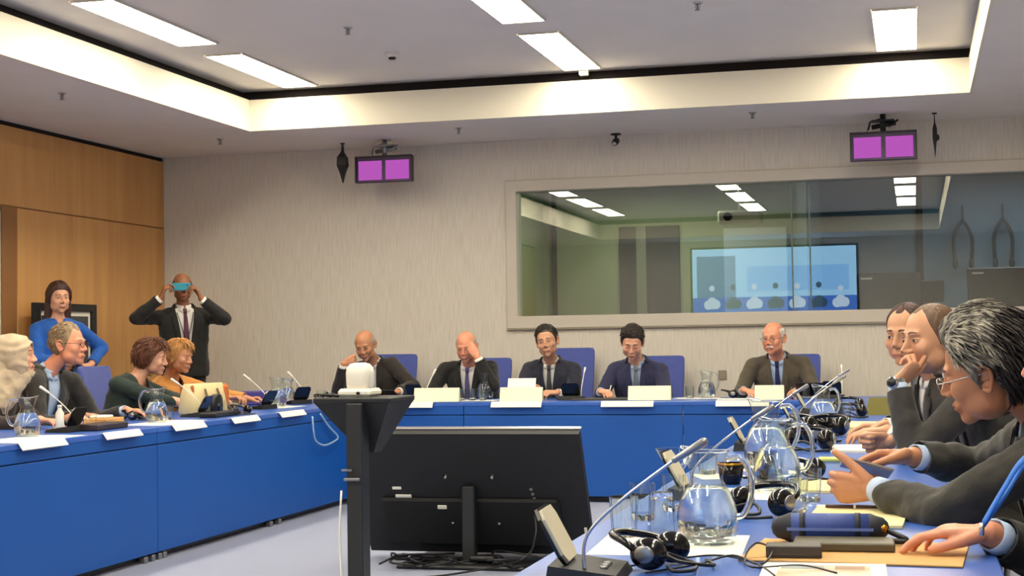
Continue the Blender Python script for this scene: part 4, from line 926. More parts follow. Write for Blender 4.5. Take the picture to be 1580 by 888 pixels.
# ---- right table
g = person('balding man in charcoal suit resting his chin on his hand, wristwatch showing',
    hd(hair='recede', th=.0012, soft=.05, scale=1.08, gaze=(-.002, 0)), (.056, 5.70, 1.172), (.20, 5.76, .99), (.44, 5.84, ZS_), 212, -4, 2, torso=196, sh={'L': (.20, 5.56, .985), 'R': (.20, 5.95, .97)},
    wr={'L': (-.063, 5.58, 1.02), 'R': (-.10, 5.88, .795)}, el={'L': (-.9, -.3, -1), 'R': (.2, .8, -.6)},
    hands={'L': dict(d=(.62, .12, .55), n=(.3, .5, .8), curl=(18, 20, 60, 70), curl2=(30, 35, 75, 80), thumb=(.3, .9, .5)), 'R': dict(d=(-1, -.1, 0), n=(.1, -1, -.2), curl=(75, 75, 78, 80), curl2=(85, 88, 88, 85), thumb=(.3, .8, .6))},
    cols=dict(skin=S_OLV, hair=hair_mat('hair_buzz', (88, 64, 46), (112, 84, 60)), brow=H_DKBRN, top=C_CHAR, shirt=C_SHIRTB), tie=T_GREY, hires=1, opts=dict(vw=.06), vdepth=.36)
a, e, wv = g['arm']['L']; u = (e - wv).normalized(); wt = MB(); wt.cyl(wv + u * .004 - u * .012, wv + u * .004 + u * .012, .0335, n=20, cap=False)
side = Vector((-.5, -1, .1)); side = (side - u * side.dot(u)).normalized(); wt.cyl(wv + side * .030 + u * .004, wv + side * .042 + u * .004, .021, n=20)
wo = wt.build('wristwatch', M_CHROME, g['o'], g['off']); MB().cyl(wv + side * .042 + u * .004, wv + side * .043 + u * .004, .017, n=20).build('watch_dial', M_BLACK, wo, g['off'])
person('man with dark receding hair half hidden behind the balding chin-resting man',
    hd(hair='recede', th=.005, scale=1.04, gaze=(0, 0), eye=.0048), (-.030, 6.50, 1.193), (.08, 6.62, 1.01), (.30, 6.80, ZS_), 242, -8, 0, torso=205,
    wr={'L': (-.12, 6.48, .80), 'R': (-.14, 6.86, .80)}, hands={k: dict(d=(-1, -.2, 0), n=(0, 0, -1)) for k in 'LR'},
    cols=dict(skin=S_OLV, hair=H_DKBRN, top=C_CHAR, shirt=C_SHIRT), opts=dict(vw=.06), vdepth=.36)
g = person('man with thick salt-and-pepper hair and thin glasses bent over a phone, dark suit',
    hd(hair='short', th=.011, topv=.9, rough=.5, locks=3200, lockl=.055, flow=(0, -1, .25), lift=-.002, back=-.035, soft=.018, scale=1.07, glasses=1, rims=(.022, .014), rimr=.0009, eye=.002, part=.012), (.167, 3.88, 1.101), (.30, 3.92, .975), (.52, 3.98, ZS_), 164, -14, -13, torso=180, shw=.20,
    sh={'L': (.30, 3.70, .93), 'R': (.28, 4.12, .93)}, wr={'L': (-.105, 3.97, .80), 'R': (-.015, 4.20, .865)}, el={'L': (.5, -1, -.4), 'R': (.3, 1, -.3)},
    hands={'L': dict(d=(-1, .15, .0), n=(.05, 1, .0), curl=(58, 60, 62, 66), curl2=(70, 72, 74, 74), thumb=(.75, .7, .1), tcurl=8), 'R': dict(d=(-1, -.22, -.02), n=(-.1, -.5, -1), curl=(22, 48, 55, 60), curl2=(20, 55, 60, 60), thumb=(.5, .8, .4), tcurl=12)},
    cols=dict(skin=S_TAN, hair=H_SALT, hair2=H_BLACK, brow=H_BLACK, top=cloth('suit_dark_grey', (44, 42, 36)), shirt=C_SHIRTB, rims=M_CHROME), hires=1, opts=dict(vw=.06, disp=.02, hs=1.06, thigh=.34), vdepth=.36, fat=1.1)
PHONE_AT = g['arm']
g = person('person cut by the right photo edge in dark jacket with blue lanyard',
    hd(hair='short', th=.009, scale=1.06), (.312, 3.02, 1.15), (.290, 3.00, .96), (.50, 3.02, ZS_), 176, -6, 0, torso=176, sh={'R': (.315, 3.18, .90), 'L': (.315, 2.81, .92)},
    wr={'R': (.135, 3.22, .786), 'L': (.42, 2.78, .62)}, el={'R': (.9, .5, -.12), 'L': (.8, -1, -.4)},
    hands={'R': dict(d=(-1, .02, .04), n=(-.1, .1, -1), curl=(12, 18, 24, 30), curl2=(20, 24, 26, 30), thumb=(.5, .8, .25)), 'L': dict(d=(-1, .2, 0), n=(0, 0, -1))},
    cols=dict(skin=S_RED, hair=H_BRN, top=C_BLACK, shirt=C_SHIRTB), hires=1, opts=dict(vw=.10, thigh=.30), vdepth=.42)
rb = MB()
for pts in ([(.262, 2.955, 1.0), (.188, 2.95, .955), (.150, 2.95, .90), (.112, 2.95, .835)], [(.262, 3.045, 1.0), (.196, 2.99, .95), (.158, 2.965, .895), (.114, 2.952, .835)]):
    pp = spline([Vector(p) for p in pts], 5); rb.add([q_ + V(0, s * .004, s * .007) for q_ in pp for s in (-1, 1)], [(2 * i, 2 * i + 1, 2 * i + 3, 2 * i + 2) for i in range(len(pp) - 1)], 0, True)
lo = rb.build('lanyard', L_BLUE, g['o'], g['off']); so = lo.modifiers.new('t', 'SOLIDIFY'); so.thickness = .002
MB().cyl((.112, 2.95, .838), (.110, 2.95, .815), .005, n=10).build('lanyard_clip', M_CHROME, lo, g['off'])
# ------------------------------------------------------------------ furniture and floor equipment
def chair(x, y, rz, label):   # local: sitter faces +y
    t = thing('conference_chair', label, 'chair', (x, y, 0), rz, 'blue conference chairs')
    rs = []
    for z, w_, dy in ((.50, .18, .0), (.56, .195, -.005), (.80, .205, -.02), (1.0, .213, -.045), (1.075, .212, -.055), (1.098, .20, -.058), (1.102, .17, -.059)):
        ring = []
        for j in range(24):
            a = 2 * math.pi * j / 24; ca, sa = math.cos(a), math.sin(a)
            ring.append((w_ * math.copysign(abs(ca) ** .35, ca), -.24 + dy + .03 * math.copysign(abs(sa) ** .6, sa) - .02 * (1 - ca * ca), z))
        rs.append(ring)
    MB().rings(rs).build('backrest', M_CHAIR, t)
    MB().box((-.24, -.22, .42), (.24, .24, .49), bev=.025).build('seat', M_CHAIR, t)
    for s in (-1, 1):
        MB().tube([(s * .27, -.24, .45), (s * .27, -.2, .66), (s * .27, .1, .67), (s * .27, .16, .44)], .014, 8, sub=3).build('armrest', M_BLACK, t)
        MB().tube([(s * .22, -.22, .42), (s * .25, -.26, 0)], .013, 8).build('leg', M_GREYMET, t); MB().tube([(s * .22, .2, .42), (s * .25, .24, 0)], .013, 8).build('leg', M_GREYMET, t)
    return t
ch = chair(-4.45, 12.52, math.pi, 'blue chair behind the bald man by the white camera')
for x, y, rz, l in ((-3.59, 12.52, math.pi, 'blue chair behind the bald man covering his eyes'), (-2.865, 12.56, math.pi, 'tall blue chair behind the man in navy suit and grey tie'),
                    (-2.09, 12.54, math.pi, 'blue chair behind the man writing with bowed head'), (-.967, 12.55, math.pi, 'blue chair behind the white-moustached man'),
                    (-5.42, 9.02, -math.pi / 2 , 'empty blue chair at left between the glasses man and the brown-haired woman'),
                    (-5.62, 7.80, -math.pi / 2, 'blue chair under the woman in beige headscarf'), (-5.66, 8.44, -math.pi / 2, 'blue chair under the sandy-haired glasses man'),
                    (-5.66, 9.62, -math.pi / 2, 'blue chair under the woman with brown bob'), (-5.62, 10.24, -math.pi / 2, 'blue chair under the woman in orange'),
                    (.68, 5.86, math.pi / 2, 'blue chair under the balding man with wristwatch'), (.56, 6.82, math.pi / 2, 'blue chair under the half hidden man'), (.78, 3.98, math.pi / 2, 'blue chair under the salt-and-pepper haired man'), (.82, 3.04, math.pi / 2, 'blue chair under the person at right edge')):
    copy_tree(ch, (x, y, 0), rz, l).scale = (1, 1, 1.03 if 'tall' in l else .96)
# framed board leaning on the wood wall
t = thing('framed_board', 'black framed board with white mat behind the standing woman', 'frame', (-6.70, 11.13, 0))
W2, Hh = .46, 1.56
for a, b in (((-W2, 0), (-W2 + .07, Hh)), ((W2 - .07, 0), (W2, Hh)), ((-W2 + .07, Hh - .06), (W2 - .07, Hh)), ((-W2 + .07, 0), (W2 - .07, .07))): MB().box((-.02, a[0], a[1]), (.03, b[0], b[1]), bev=.004).build('frame_bar', M_BLACK, t)
MB().box((-.01, -W2 + .07, .07), (.005, W2 - .07, Hh - .06)).build('mat', M_PAPER, t)
MB().box((.005, -W2 + .11, .11), (.010, W2 - .11, Hh - .10)).build('board_face', mat('board_grey', (66, 70, 74), .5, var=.2, scale=4), t)
# pedestal with the white conference camera
t = thing('camera_stand', 'black column stand with flared wedge top, in front of the top table', 'stand', (-2.27, 6.2, 0))
MB().box((-.19, -.17, .94), (.15, .17, .962), bev=.004).build('top', M_BLACK, t)
wd = MB(); wd.add([(-.185, -.165, .94), (.145, -.165, .94), (.145, .165, .94), (-.185, .165, .94), (-.015, -.05, .725), (.035, -.05, .725), (.035, .05, .725), (-.015, .05, .725)], [(0, 1, 2, 3), (7, 6, 5, 4), (0, 4, 5, 1), (1, 5, 6, 2), (2, 6, 7, 3), (3, 7, 4, 0)], 0, False)
wd.build('wedge', M_BLACK, t)
MB().box((-.035, -.19, .0), (.035, -.10, .94), bev=.004).build('column', mat('column_black', (34, 36, 36), .45), t)
MB().box((-.28, -.28, 0), (.28, .22, .03), bev=.01).build('base_plate', M_BLACK, t)
MB().box((-.04, -.215, .62), (.03, -.2, .632), bev=.003).box((-.05, -.21, .66), (-.005, -.199, .668)).build('cable_clip', M_GREYMET, t)
MB().tube([(-.05, -.21, .58), (-.06, -.21, .4), (-.055, -.205, .2), (-.06, -.21, .02)], .005, 6, sub=3).build('cable', M_WHITE, t)
t = thing('conference_camera', 'white swivelling camera on top of the black stand', 'camera', (-2.31, 6.2, .962))
MB().box((-.078, -.075, 0), (.072, .08, .036), bev=.012).build('base', M_WHITE, t)
MB().rings([[(rx * math.copysign(abs(math.cos(a)) ** .6, math.cos(a)), ry * math.copysign(abs(math.sin(a)) ** .6, math.sin(a)), z) for a in [2 * math.pi * j / 24 for j in range(24)]] for z, rx, ry in ((.034, .046, .046), (.06, .052, .05), (.10, .057, .052), (.125, .053, .048), (.140, .040, .036), (.146, .02, .02))]).build('head', M_WHITE, t)
for s in (-1, 1): MB().rcone((s * .052, 0, .05), .018, (s * .052, 0, .10), .022, 14, flat=((1, 0, 0), .5)).build('yoke_arm', M_WHITE, t)
MB().cyl((0, .05, .09), (0, .075, .09), .028, n=20).build('lens', M_BLACKGLOSS, t)
MB().cyl((.02, -.078, .018), (.02, -.086, .018), .007, n=10).build('socket', M_BLACK, t)
t = tag(MB().tube([(-2.44, 6.10, .968), (-2.42, 6.06, .975), (-2.38, 6.12, .968), (-2.45, 6.16, .98), (-2.44, 6.14, .969), (-2.43, 6.13, .985), (-2.40, 6.08, .968)], .006, 6, sub=4).build('cable', M_BLACK), 'short black cable coiled beside the white camera on the stand', 'cable')
# display on the floor, seen from behind
TVA = R(27)
t = thing('floor_display', 'large black flat display on the floor seen from behind, tilted back', 'display', (-2.33, 8.0, 0))
Mt = Matrix.Translation((0, -.02, .395)) @ Matrix.Rotation(TVA, 4, 'X')   # local: x width, z height
hw, hh = .635, .375
def tvb(a, b, nm, m, bev=.004): return MB().box(a, b, Mt, bev).build(nm, m, t)
tvp = MB(); prof = [(-hw, -hh), (hw - .06, -hh), (hw + .0, -hh + .07), (hw, hh), (-hw, hh)]
tvp.prism([(x, z) for x, z in prof], -.0, .05, Mt @ Matrix.Rotation(math.pi / 2, 4, 'X')); tvp.build('rear_shell', mat('tv_shell', (22, 23, 26), .6), t)
tvb((-hw - .004, -.004, hh - .002), (hw + .004, .02, hh + .008), 'top_edge', M_GREYMET)
tvb((-hw + .004, .0, -hh + .004), (hw - .004, .012, hh - .004), 'screen', M_BLACKGLOSS)
tvb((-hw + .12, -.075, -hh + .06), (hw - .15, -.045, -.02), 'electronics_cover', mat('tv_cover', (18, 19, 21), .75), .012)
for x, z in ((-.12, .12), (.14, .12), (-.12, -.17), (.14, -.17)): MB().cyl(Mt @ V(x, -.05, z), Mt @ V(x, -.08, z), .008, n=10).build('mount_screw', M_GREYMET, t)
for x0, x1, z0, z1 in ((-.44, -.39, .03, .045), (-.43, -.34, -.035, -.005)): tvb((x0, -.056, z0), (x1, -.048, z1), 'label_plate', M_PAPER, .001)
tvb((-.19, -.083, -.075), (-.14, -.074, -.055), 'label_plate', M_PAPER, .001); tvb((hw - .035, -.056, -.26), (hw - .02, -.048, -.2), 'label_plate', M_PAPER, .001)
tvb((.44, -.056, -.30), (.49, -.048, -.26), 'label_plate', M_PAPER, .001)
for k in range(7): tvb((.33 + .006 * k, -.056, .03 - .03 * k), (.345 + .006 * k, -.048, .045 - .03 * k), 'port', M_GREYMET, .001)
MB().box((-.035, -.13, .0), (.035, -.07, .42), bev=.006).build('stand_column', mat('column_black', (34, 36, 36), .45), t)
MB().box((-.35, -.3, 0), (.35, .28, .022), bev=.008).build('stand_foot', M_BLACK, t)
random.seed(11)
cb = thing('cable_bundle', 'tangle of black cables on the carpet below the display', 'cable', (-2.33, 7.85, 0))
for k in range(7):
    pts = [(random.uniform(-.35, .3), random.uniform(-.18, .12), .012)]
    for q_ in range(6): pts.append((max(-.42, min(.42, pts[-1][0] + random.uniform(-.25, .25))), random.uniform(-.22, .14), random.uniform(.02, .07)))
    MB().tube(pts, .006, 6, sub=4).build('cable', M_BLACK, cb)
MB().box((.02, -.05, .03), (.16, .03, .06), bev=.01).build('power_adapter', M_BLACK, cb)
tag(MB().tube([(-1.95, 7.82, .28), (-1.93, 7.75, .18), (-2.0, 7.72, .06), (-2.3, 7.5, .012), (-2.5, 7.3, .008), (-2.4, 6.9, .008)], .006, 6, sub=5).build('cable', M_BLACK), 'black cable hanging from the display and running over the carpet', 'cable')
for k, pts in enumerate(([(-1.98, 7.4, .006), (-1.8, 7.55, .006), (-1.5, 7.5, .006), (-1.35, 7.2, .006)], [(-2.0, 7.25, .006), (-1.75, 7.38, .006), (-1.5, 7.3, .006), (-1.4, 7.0, .006)])):
    tag(MB().tube(pts, .009, 6, sub=5).build('floor_cable', M_WHITE), ('white cable looping on the carpet in front of the display, farther one', 'white cable looping on the carpet in front of the display, nearer one')[k], 'cable', 'white floor cables')
tag(MB().tube([(-4.10, 10.04, .69), (-4.09, 10.03, .60), (-4.085, 10.06, .52), (-4.08, 10.2, .478), (-4.085, 10.4, .49), (-4.09, 10.5, .52), (-4.098, 10.35, .60), (-4.105, 10.2, .70)], .007, 8, sub=4).build('cable', mat('pale_cable', (150, 180, 214), .5)), 'pale cable looping from the left table edge beside the camera stand', 'cable')
# ------------------------------------------------------------------ name holders and cards
def holder(a, b, side, label):
    if side == 'x': o = MB().box((-4.135, a, .74), (-4.05, b, .746)).box((-4.118, a, .700), (-4.108, b, .75), bev=.002)
    else: o = MB().box((a, 11.05, .741), (b, 11.13, .747)).box((a, 11.085, .703), (b, 11.097, .749), bev=.002)
    c_ = Vector(((-4.1, (a + b) / 2, .74) if side == 'x' else ((a + b) / 2, 11.09, .74)))
    o = MB()
    # an angled holder hooked over the table edge: lip on the top, sloping face outside
    if side == 'x': vs = [(-4.20, a), (-4.20, b)]; P_ = lambda x, z: [(x, a, z), (x, b, z)]; pr_ = [(-4.135, .7415), (-4.135, .7445), (-4.112, .7465), (-4.085, .712), (-4.089, .708), (-4.114, .7415)]
    else: P_ = lambda x, z: [(a, x, z), (b, x, z)]; pr_ = [(11.12, .7415), (11.12, .7445), (11.092, .7465), (11.065, .706), (11.069, .703), (11.094, .7415)]
    n = len(pr_); vs = [p for q_ in pr_ for p in P_(*q_)]
    o.add(vs, [(2 * i, 2 * i + 1, (2 * i + 3) % (2 * n), (2 * i + 2) % (2 * n)) for i in range(n)] + [tuple(2 * i for i in range(n)), tuple(2 * i + 1 for i in range(n))[::-1]], 0, False)
    ob = bpy.data.objects.new('name_holder', o.mesh('name_holder', M_PAPER, c_)); C.objects.link(ob); ob.location = c_
    return tag(ob, label, 'name holder', 'white name holders on table edges')
for (a, b), l in zip(((6.42, 6.82), (7.20, 7.585), (7.97, 8.366), (8.75, 9.138), (9.49, 9.906)), ('in front of the leftmost water jug', 'in front of the glasses man', 'in front of the second jug from left', 'by the handbag tumbler', 'nearest the camera stand on the left table')):
    holder(a, b, 'x', 'white name holder on the left table edge ' + l)
for (a, b), l in zip(((-3.93, -3.547), (-3.088, -2.698), (-2.246, -1.856), (-1.402, -1.02)), ('below the first name card from the left', 'in front of the man in navy suit', 'in front of the man writing', 'before the moustached man')):
    holder(a, b, 'y', 'white name holder on the top table edge ' + l)
def tent(a, b, y, label, lean=0):
    w_ = (b - a) / 2; t = tag(MB().add([(-w_, -.03, 0), (w_, -.03, 0), (w_, .0, .105), (-w_, .0, .105), (-w_, .03, 0), (w_, .03, 0), (-w_, -.028, 0), (w_, -.028, 0), (w_, .0, .102), (-w_, .0, .102), (-w_, .028, 0), (w_, .028, 0)],
        [(0, 1, 2, 3), (3, 2, 5, 4), (6, 9, 8, 7), (9, 10, 11, 8), (0, 6, 7, 1), (4, 5, 11, 10), (0, 3, 9, 6), (3, 4, 10, 9), (1, 7, 8, 2), (2, 8, 11, 5)], 0, False).build('name_card', M_CARD, None, loc=((a + b) / 2, y, .7466), rotz=lean), label, 'name card', 'folded name cards on the top table'); return t
tent(-3.71, -3.35, 11.14, 'cream folded name card in front of the man covering his eyes')
tent(-3.03, -2.70, 11.14, 'cream folded name card in front of the man in navy suit')
tent(-2.07, -1.75, 11.24, 'cream folded name card beside the hand of the man writing')
tent(-1.13, -.92, 11.18, 'small cream name card in front of the white-moustached man')
p_ = thing('held_paper', 'white sheet held up by the man in navy suit', 'paper', (-2.98, 11.58, .80), R(8))
MB().box((-.11, 0, 0), (.11, .002, .13), Matrix.Rotation(R(-35), 4, 'X')).build('sheet', M_PAPER, p_)
# ------------------------------------------------------------------ glassware
def jug(x, y, rz, label, s=1.0, z=.7412, level=.118, n=28):
    t = thing('water_jug', label, 'jug', (x, y, z), rz, 'glass water jugs')
    out = [(.001, 0), (.052, 0), (.059, .006), (.065, .03), (.066, .055), (.060, .085), (.048, .112), (.037, .128), (.034, .140), (.040, .168), (.047, .195)]
    inn = [(.0455, .194), (.0385, .168), (.0325, .140), (.0355, .128), (.0465, .112), (.0585, .085), (.0645, .055), (.0635, .03), (.057, .010), (.001, .008)]
    def spout(m):
        v = []
        for p in m.v:
            r = math.hypot(p[0], p[1]); a = math.atan2(p[1], p[0]); k = max(0, (p[2] / s - .16) / .04)
            if r > .01 and k > 0 and math.cos(a + math.pi) > .6: f_ = 1 + .18 * k * (math.cos(a + math.pi) - .6) / .4; p = (p[0] * f_, p[1], p[2] + .010 * k * s)
            v.append(p)
        m.v = v; return m
    m = MB().lathe([(r * s, z_ * s) for r, z_ in out], n=n, cap=False); spout(m).build('jug_body', M_THIN, t)
    m = MB().tube([(.047 * s * (1 + (.18 * max(0, (math.cos(a + math.pi) - .6) / .4))) * math.cos(a), .047 * s * math.sin(a), (.195 + .010 * max(0, (math.cos(a + math.pi) - .6) / .4)) * s) for a in [2 * math.pi * i / 32 for i in range(33)]], .0017, 6); m.build('rim', M_GLASS, t)
    MB().tube([(.044 * s, 0, .178 * s), (.075 * s, 0, .182 * s), (.096 * s, 0, .15 * s), (.098 * s, 0, .105 * s), (.082 * s, 0, .065 * s), (.064 * s, 0, .058 * s)], .0065 * s, 10, sub=4).build('handle', M_GLASS, t)
    lv = [(r - .0008, z_) for r, z_ in inn if z_ < level][::-1]; lv = [(.001, .009)] + lv[1:] + [(np.interp(level, [q_[1] for q_ in inn[::-1]], [q_[0] for q_ in inn[::-1]]) - .0008, level), (.001, level)]
    MB().lathe([(r * s, z_ * s) for r, z_ in lv], n=n, cap=False).build('water', M_WATER, t)
    return t
J = jug(-.445, 3.335, R(-12), 'large water jug nearest the camera on the right table', 1.02)
for x, y, rz, l, s in ((-.395, 4.50, R(-10), 'second water jug on the right table, yellow seen through it', 1.04), (-.50, 5.30, R(-15), 'third water jug on the right table behind the thin microphone', 1.15), (-.46, 7.9, R(-30), 'far water jug on the right table near the dark headsets', 1.0),
                       (-4.42, 6.98, R(205), 'water jug at the left photo edge before the headscarf woman', 1.0), (-4.41, 8.35, R(200), 'water jug in front of the brown-haired woman', 1.0),
                       (-4.54, 10.44, R(30), 'tall water jug on the left table beside the third console', 1.05), (-4.78, 11.2, R(60), 'water jug at the back left table corner', .95),
                       (-3.335, 11.80, R(90), 'water jug between the eye-covering man and the navy suit man', 1.0), (-1.56, 11.80, R(-20), 'water jug left of the white-moustached man', 1.0)):
    o = copy_tree(J, (x, y, .7412), rz, l); o.scale = (s, s, s)
def tumbler(x, y, label, s=1.0, up=True):
    t = tag(MB().lathe([(r * s, z_ * s) for r, z_ in ([(.001, 0), (.026, 0), (.029, .012), (.034, .09), (.0325, .09), (.0275, .016), (.001, .012)] if up else [(.001, .09), (.026, .09), (.029, .078), (.034, 0), (.0325, 0), (.0275, .074), (.001, .078)])], n=16, cap=False, smooth=False).build('tumbler', M_GLASS, None, loc=(x, y, .7412)), label, 'glass', 'drinking glasses'); return t
TB = tumbler(-.645, 3.42, 'faceted tumbler at the inner table edge left of the nearest jug')
TB2 = tumbler(-.575, 3.52, 'upturned tumbler directly behind the nearest jug, left side', 1.0, False)
for x, y, l in ((-.66, 3.75, 'faceted tumbler at the inner table edge behind the nearest microphone stem'), (-.62, 3.98, 'faceted tumbler fourth from the camera at the inner table edge'), (-.30, 3.90, 'small tumbler right of the nearest jug, before the blue case'), (-.285, 4.22, 'small tumbler left of the pens on the notepad'), (-.44, 4.95, 'tumbler behind the second jug, left side'), (-.67, 5.05, 'tumbler at the inner table edge behind the black cup'),
                (-.56, 7.3, 'tumbler beside the far headset on the right table'), (-.38, 8.6, 'tumbler far along the right table'), (-4.47, 8.62, 'tumbler right of the second jug on the left table'), (-4.44, 9.41, 'tumbler right of the cream handbag'), (-4.52, 7.78, 'tumbler on the papers before the glasses man'), (-4.72, 10.9, 'tumbler at the left table end'), (-4.60, 11.45, 'tumbler at the back left corner, right side'),
                (-3.44, 11.50, 'left tumbler of the trio beside the first name card'), (-3.36, 11.52, 'middle tumbler of the trio beside the first name card'), (-3.27, 11.50, 'right tumbler of the trio beside the first name card'), (-1.68, 11.72, 'tumbler left of the jug by the moustached man'), (-.86, 11.4, 'tumbler right of the small name card'), (-.79, 11.55, 'tumbler behind right of the small name card')):
    copy_tree(TB, (x, y, .7412), 0, l)
t = thing('goblet', 'fluted open glass bowl at the inner table edge near the black cup', 'glass', (-.68, 4.45, .7412))
MB().lathe([(.001, 0), (.034, 0), (.03, .005), (.008, .012), (.006, .05), (.02, .065), (.045, .095), (.062, .125), (.060, .126), (.043, .098), (.018, .069), (.001, .064)], n=20, cap=False, smooth=False).build('bowl', M_GLASS, t)
t = thing('coffee_cup', 'black cup with gold rim on the right table', 'cup', (-.555, 4.72, .7412))
MB().lathe([(.001, 0), (.028, 0), (.036, .02), (.040, .062), (.038, .062), (.034, .022), (.001, .006)], n=24, cap=False).build('cup_body', M_BLACKGLOSS, t)
MB().tube([(.038, 0, .05), (.062, 0, .045), (.060, 0, .022), (.036, 0, .018)], .004, 8, sub=3).build('handle', M_BLACKGLOSS, t)
MB().lathe([(.040, .056), (.0408, .056), (.0408, .064), (.037, .064)], n=24, cap=False).build('gold_rim', mat('gold', (196, 140, 50), .25, metal=1), t)
# ------------------------------------------------------------------ microphone consoles
def console(x, y, rz, label, shell, h=.25, reach=.27, grp='microphone consoles', neck=M_CHROME):
    # local: delegate sits at +x; panel leans, gooseneck reaches to +x
    t = thing('microphone_console', label, 'microphone', (x, y, .7412), rz, grp)
    MB().add([(-.07, -.10, 0), (.07, -.10, 0), (.07, .10, 0), (-.07, .10, 0), (-.065, -.095, .032), (.06, -.095, .016), (.06, .095, .016), (-.065, .095, .032)], [(3, 2, 1, 0), (4, 5, 6, 7), (0, 1, 5, 4), (1, 2, 6, 5), (2, 3, 7, 6), (3, 0, 4, 7)], 0, False).build('base', M_BLACK, t)
    Mp = Matrix.Translation((-.035, -.005, .03)) @ Matrix.Rotation(R(-28), 4, 'Y')
    pl = [(-.07 + .018, 0), (.07 - .018, 0), (.07, .018), (.07, .095), (.055, .115), (-.055, .115), (-.07, .095), (-.07, .018)]
    MB().prism(pl, -.006, .0, Mp @ Matrix(((0, 0, 1, 0), (1, 0, 0, 0), (0, 1, 0, 0), (0, 0, 0, 1)))).build('panel_back', M_BLACKGLOSS, t)
    MB().prism([(a * .93, b_ * .93 + .003) for a, b_ in pl], .0, .006, Mp @ Matrix(((0, 0, 1, 0), (1, 0, 0, 0), (0, 1, 0, 0), (0, 0, 0, 1)))).build('panel_front', shell, t)
    for q_ in (-.03, 0, .03): MB().cyl((.03, q_, .018), (.03, q_, .024), .008, n=10).build('button', M_GREYMET, t)
    MB().tube([(.0, -.075, .02), (.006, -.076, h * .35), (reach * .35, -.075, h * .62), (reach * .85, -.07, h * .93)], [.0035, .003, .003, .003], 8, sub=6).build('gooseneck', neck, t)
    hd_ = MB(); a = V(reach * .82, -.07, h * .91); b_ = V(reach * 1.08, -.068, h * 1.04); hd_.rcone(a, .006, b_, .0085, 12); hd_.build('microphone_head', M_GREYMET if neck is M_CHROME else neck, t)
    return t
K = console(-.60, 2.83, R(4), 'cream faced microphone console at the bottom edge of the photo', M_CREAM, .245, .205)
for x, y, rz, l in ((-.60, 4.30, R(-2), 'cream faced microphone console beside the second jug'), (-.64, 6.2, R(2), 'cream faced microphone console beside the third jug'), (-.56, 7.65, R(4), 'cream faced microphone console, fourth along the right table'), (-.60, 9.2, 0, 'cream faced microphone console, farthest along the right table')):
    copy_tree(K, (x, y, .7412), rz, l)
KB = console(-4.45, 7.40, R(180), 'black microphone console before the headscarf woman', M_GREYMET, .23, .18, neck=M_WHITE)
for x, y, rz, l in ((-4.50, 9.05, R(184), 'black microphone console in front of the cream handbag'), (-4.52, 10.12, R(170), 'black microphone console on the left table beside the tall jug'), (-4.62, 11.0, R(150), 'black microphone console at the far end of the left table'), (-2.56, 11.50, R(90), 'black microphone console before the man in navy suit'), (-3.80, 11.48, R(82), 'black microphone console right of the white camera'), (-.60, 11.45, R(90), 'black microphone console at the right end of the top table')):
    copy_tree(KB, (x, y, .7412), rz, l)
# ------------------------------------------------------------------ headsets
def headset(x, y, rz, label, s=1.0):
    t = thing('headset', label, 'headset', (x, y, .7412), rz, 'black headsets on the tables')
    MB().tube([(-.065, 0, .03), (-.072, .03, .055), (-.04, .075, .065), (0, .09, .066), (.04, .075, .062), (.072, .03, .05), (.065, 0, .03)], [.007, .008, .008, .008, .008, .008, .007], 8, sub=4).build('headband', M_BLACKGLOSS, t)
    for q_ in (-1, 1):
        e = MB().ell((q_ * .058, -.012, .034), (.028, .040, .033), n=18, m=12).build('ear_cup', M_BLACKGLOSS, t)
        MB().ell((q_ * .084, -.014, .036), (.006, .022, .018), n=14, m=8).build('cup_plate', M_GREYMET, e)
    MB().tube([(-.05, -.05, .01), (-.09, -.08, .008), (-.06, -.11, .008), (.0, -.09, .01), (.03, -.06, .012), (-.01, -.03, .03), (-.04, -.07, .02), (.02, -.12, .007), (.08, -.08, .008)], .004, 6, sub=4).build('cord', M_BLACK, t)
    t.scale = (s, s, s); return t
HS = headset(-.50, 2.97, R(75), 'shiny black headset beside the nearest console at the photo bottom', .95)
for x, y, rz, l, s in ((-.375, 3.88, R(-30), 'black headset seen behind the nearest jug handle', 1.05), (-.36, 4.86, R(50), 'black headset behind the second jug', 1.0), (-.42, 6.15, R(0), 'black headset right of the third jug', 1.25), (-.46, 6.62, R(110), 'black headset in the heap behind the third jug', 1.2), (-.40, 7.1, R(-20), 'black headset at the middle of the right table, before the far jug', 1.3), (-.47, 7.32, R(60), 'black headset left of the far jug base', 1.2), (-.36, 8.7, R(10), 'black headset just past the far jug', 1.1), (-.40, 9.6, R(0), 'black headset far down the right table', 1.1),
                       (-4.70, 8.62, R(90), 'black headset between the glasses man and the second jug', .9), (-4.30, 9.28, R(60), 'black headset left of the bag console', .9), (-4.50, 11.25, R(60), 'black headset at the left table end', .9), (-1.36, 11.76, R(90), 'black headset before the taupe suit man', .9)):
    o = copy_tree(HS, (x, y, .7412), rz, l); o.scale = (s, s, s)
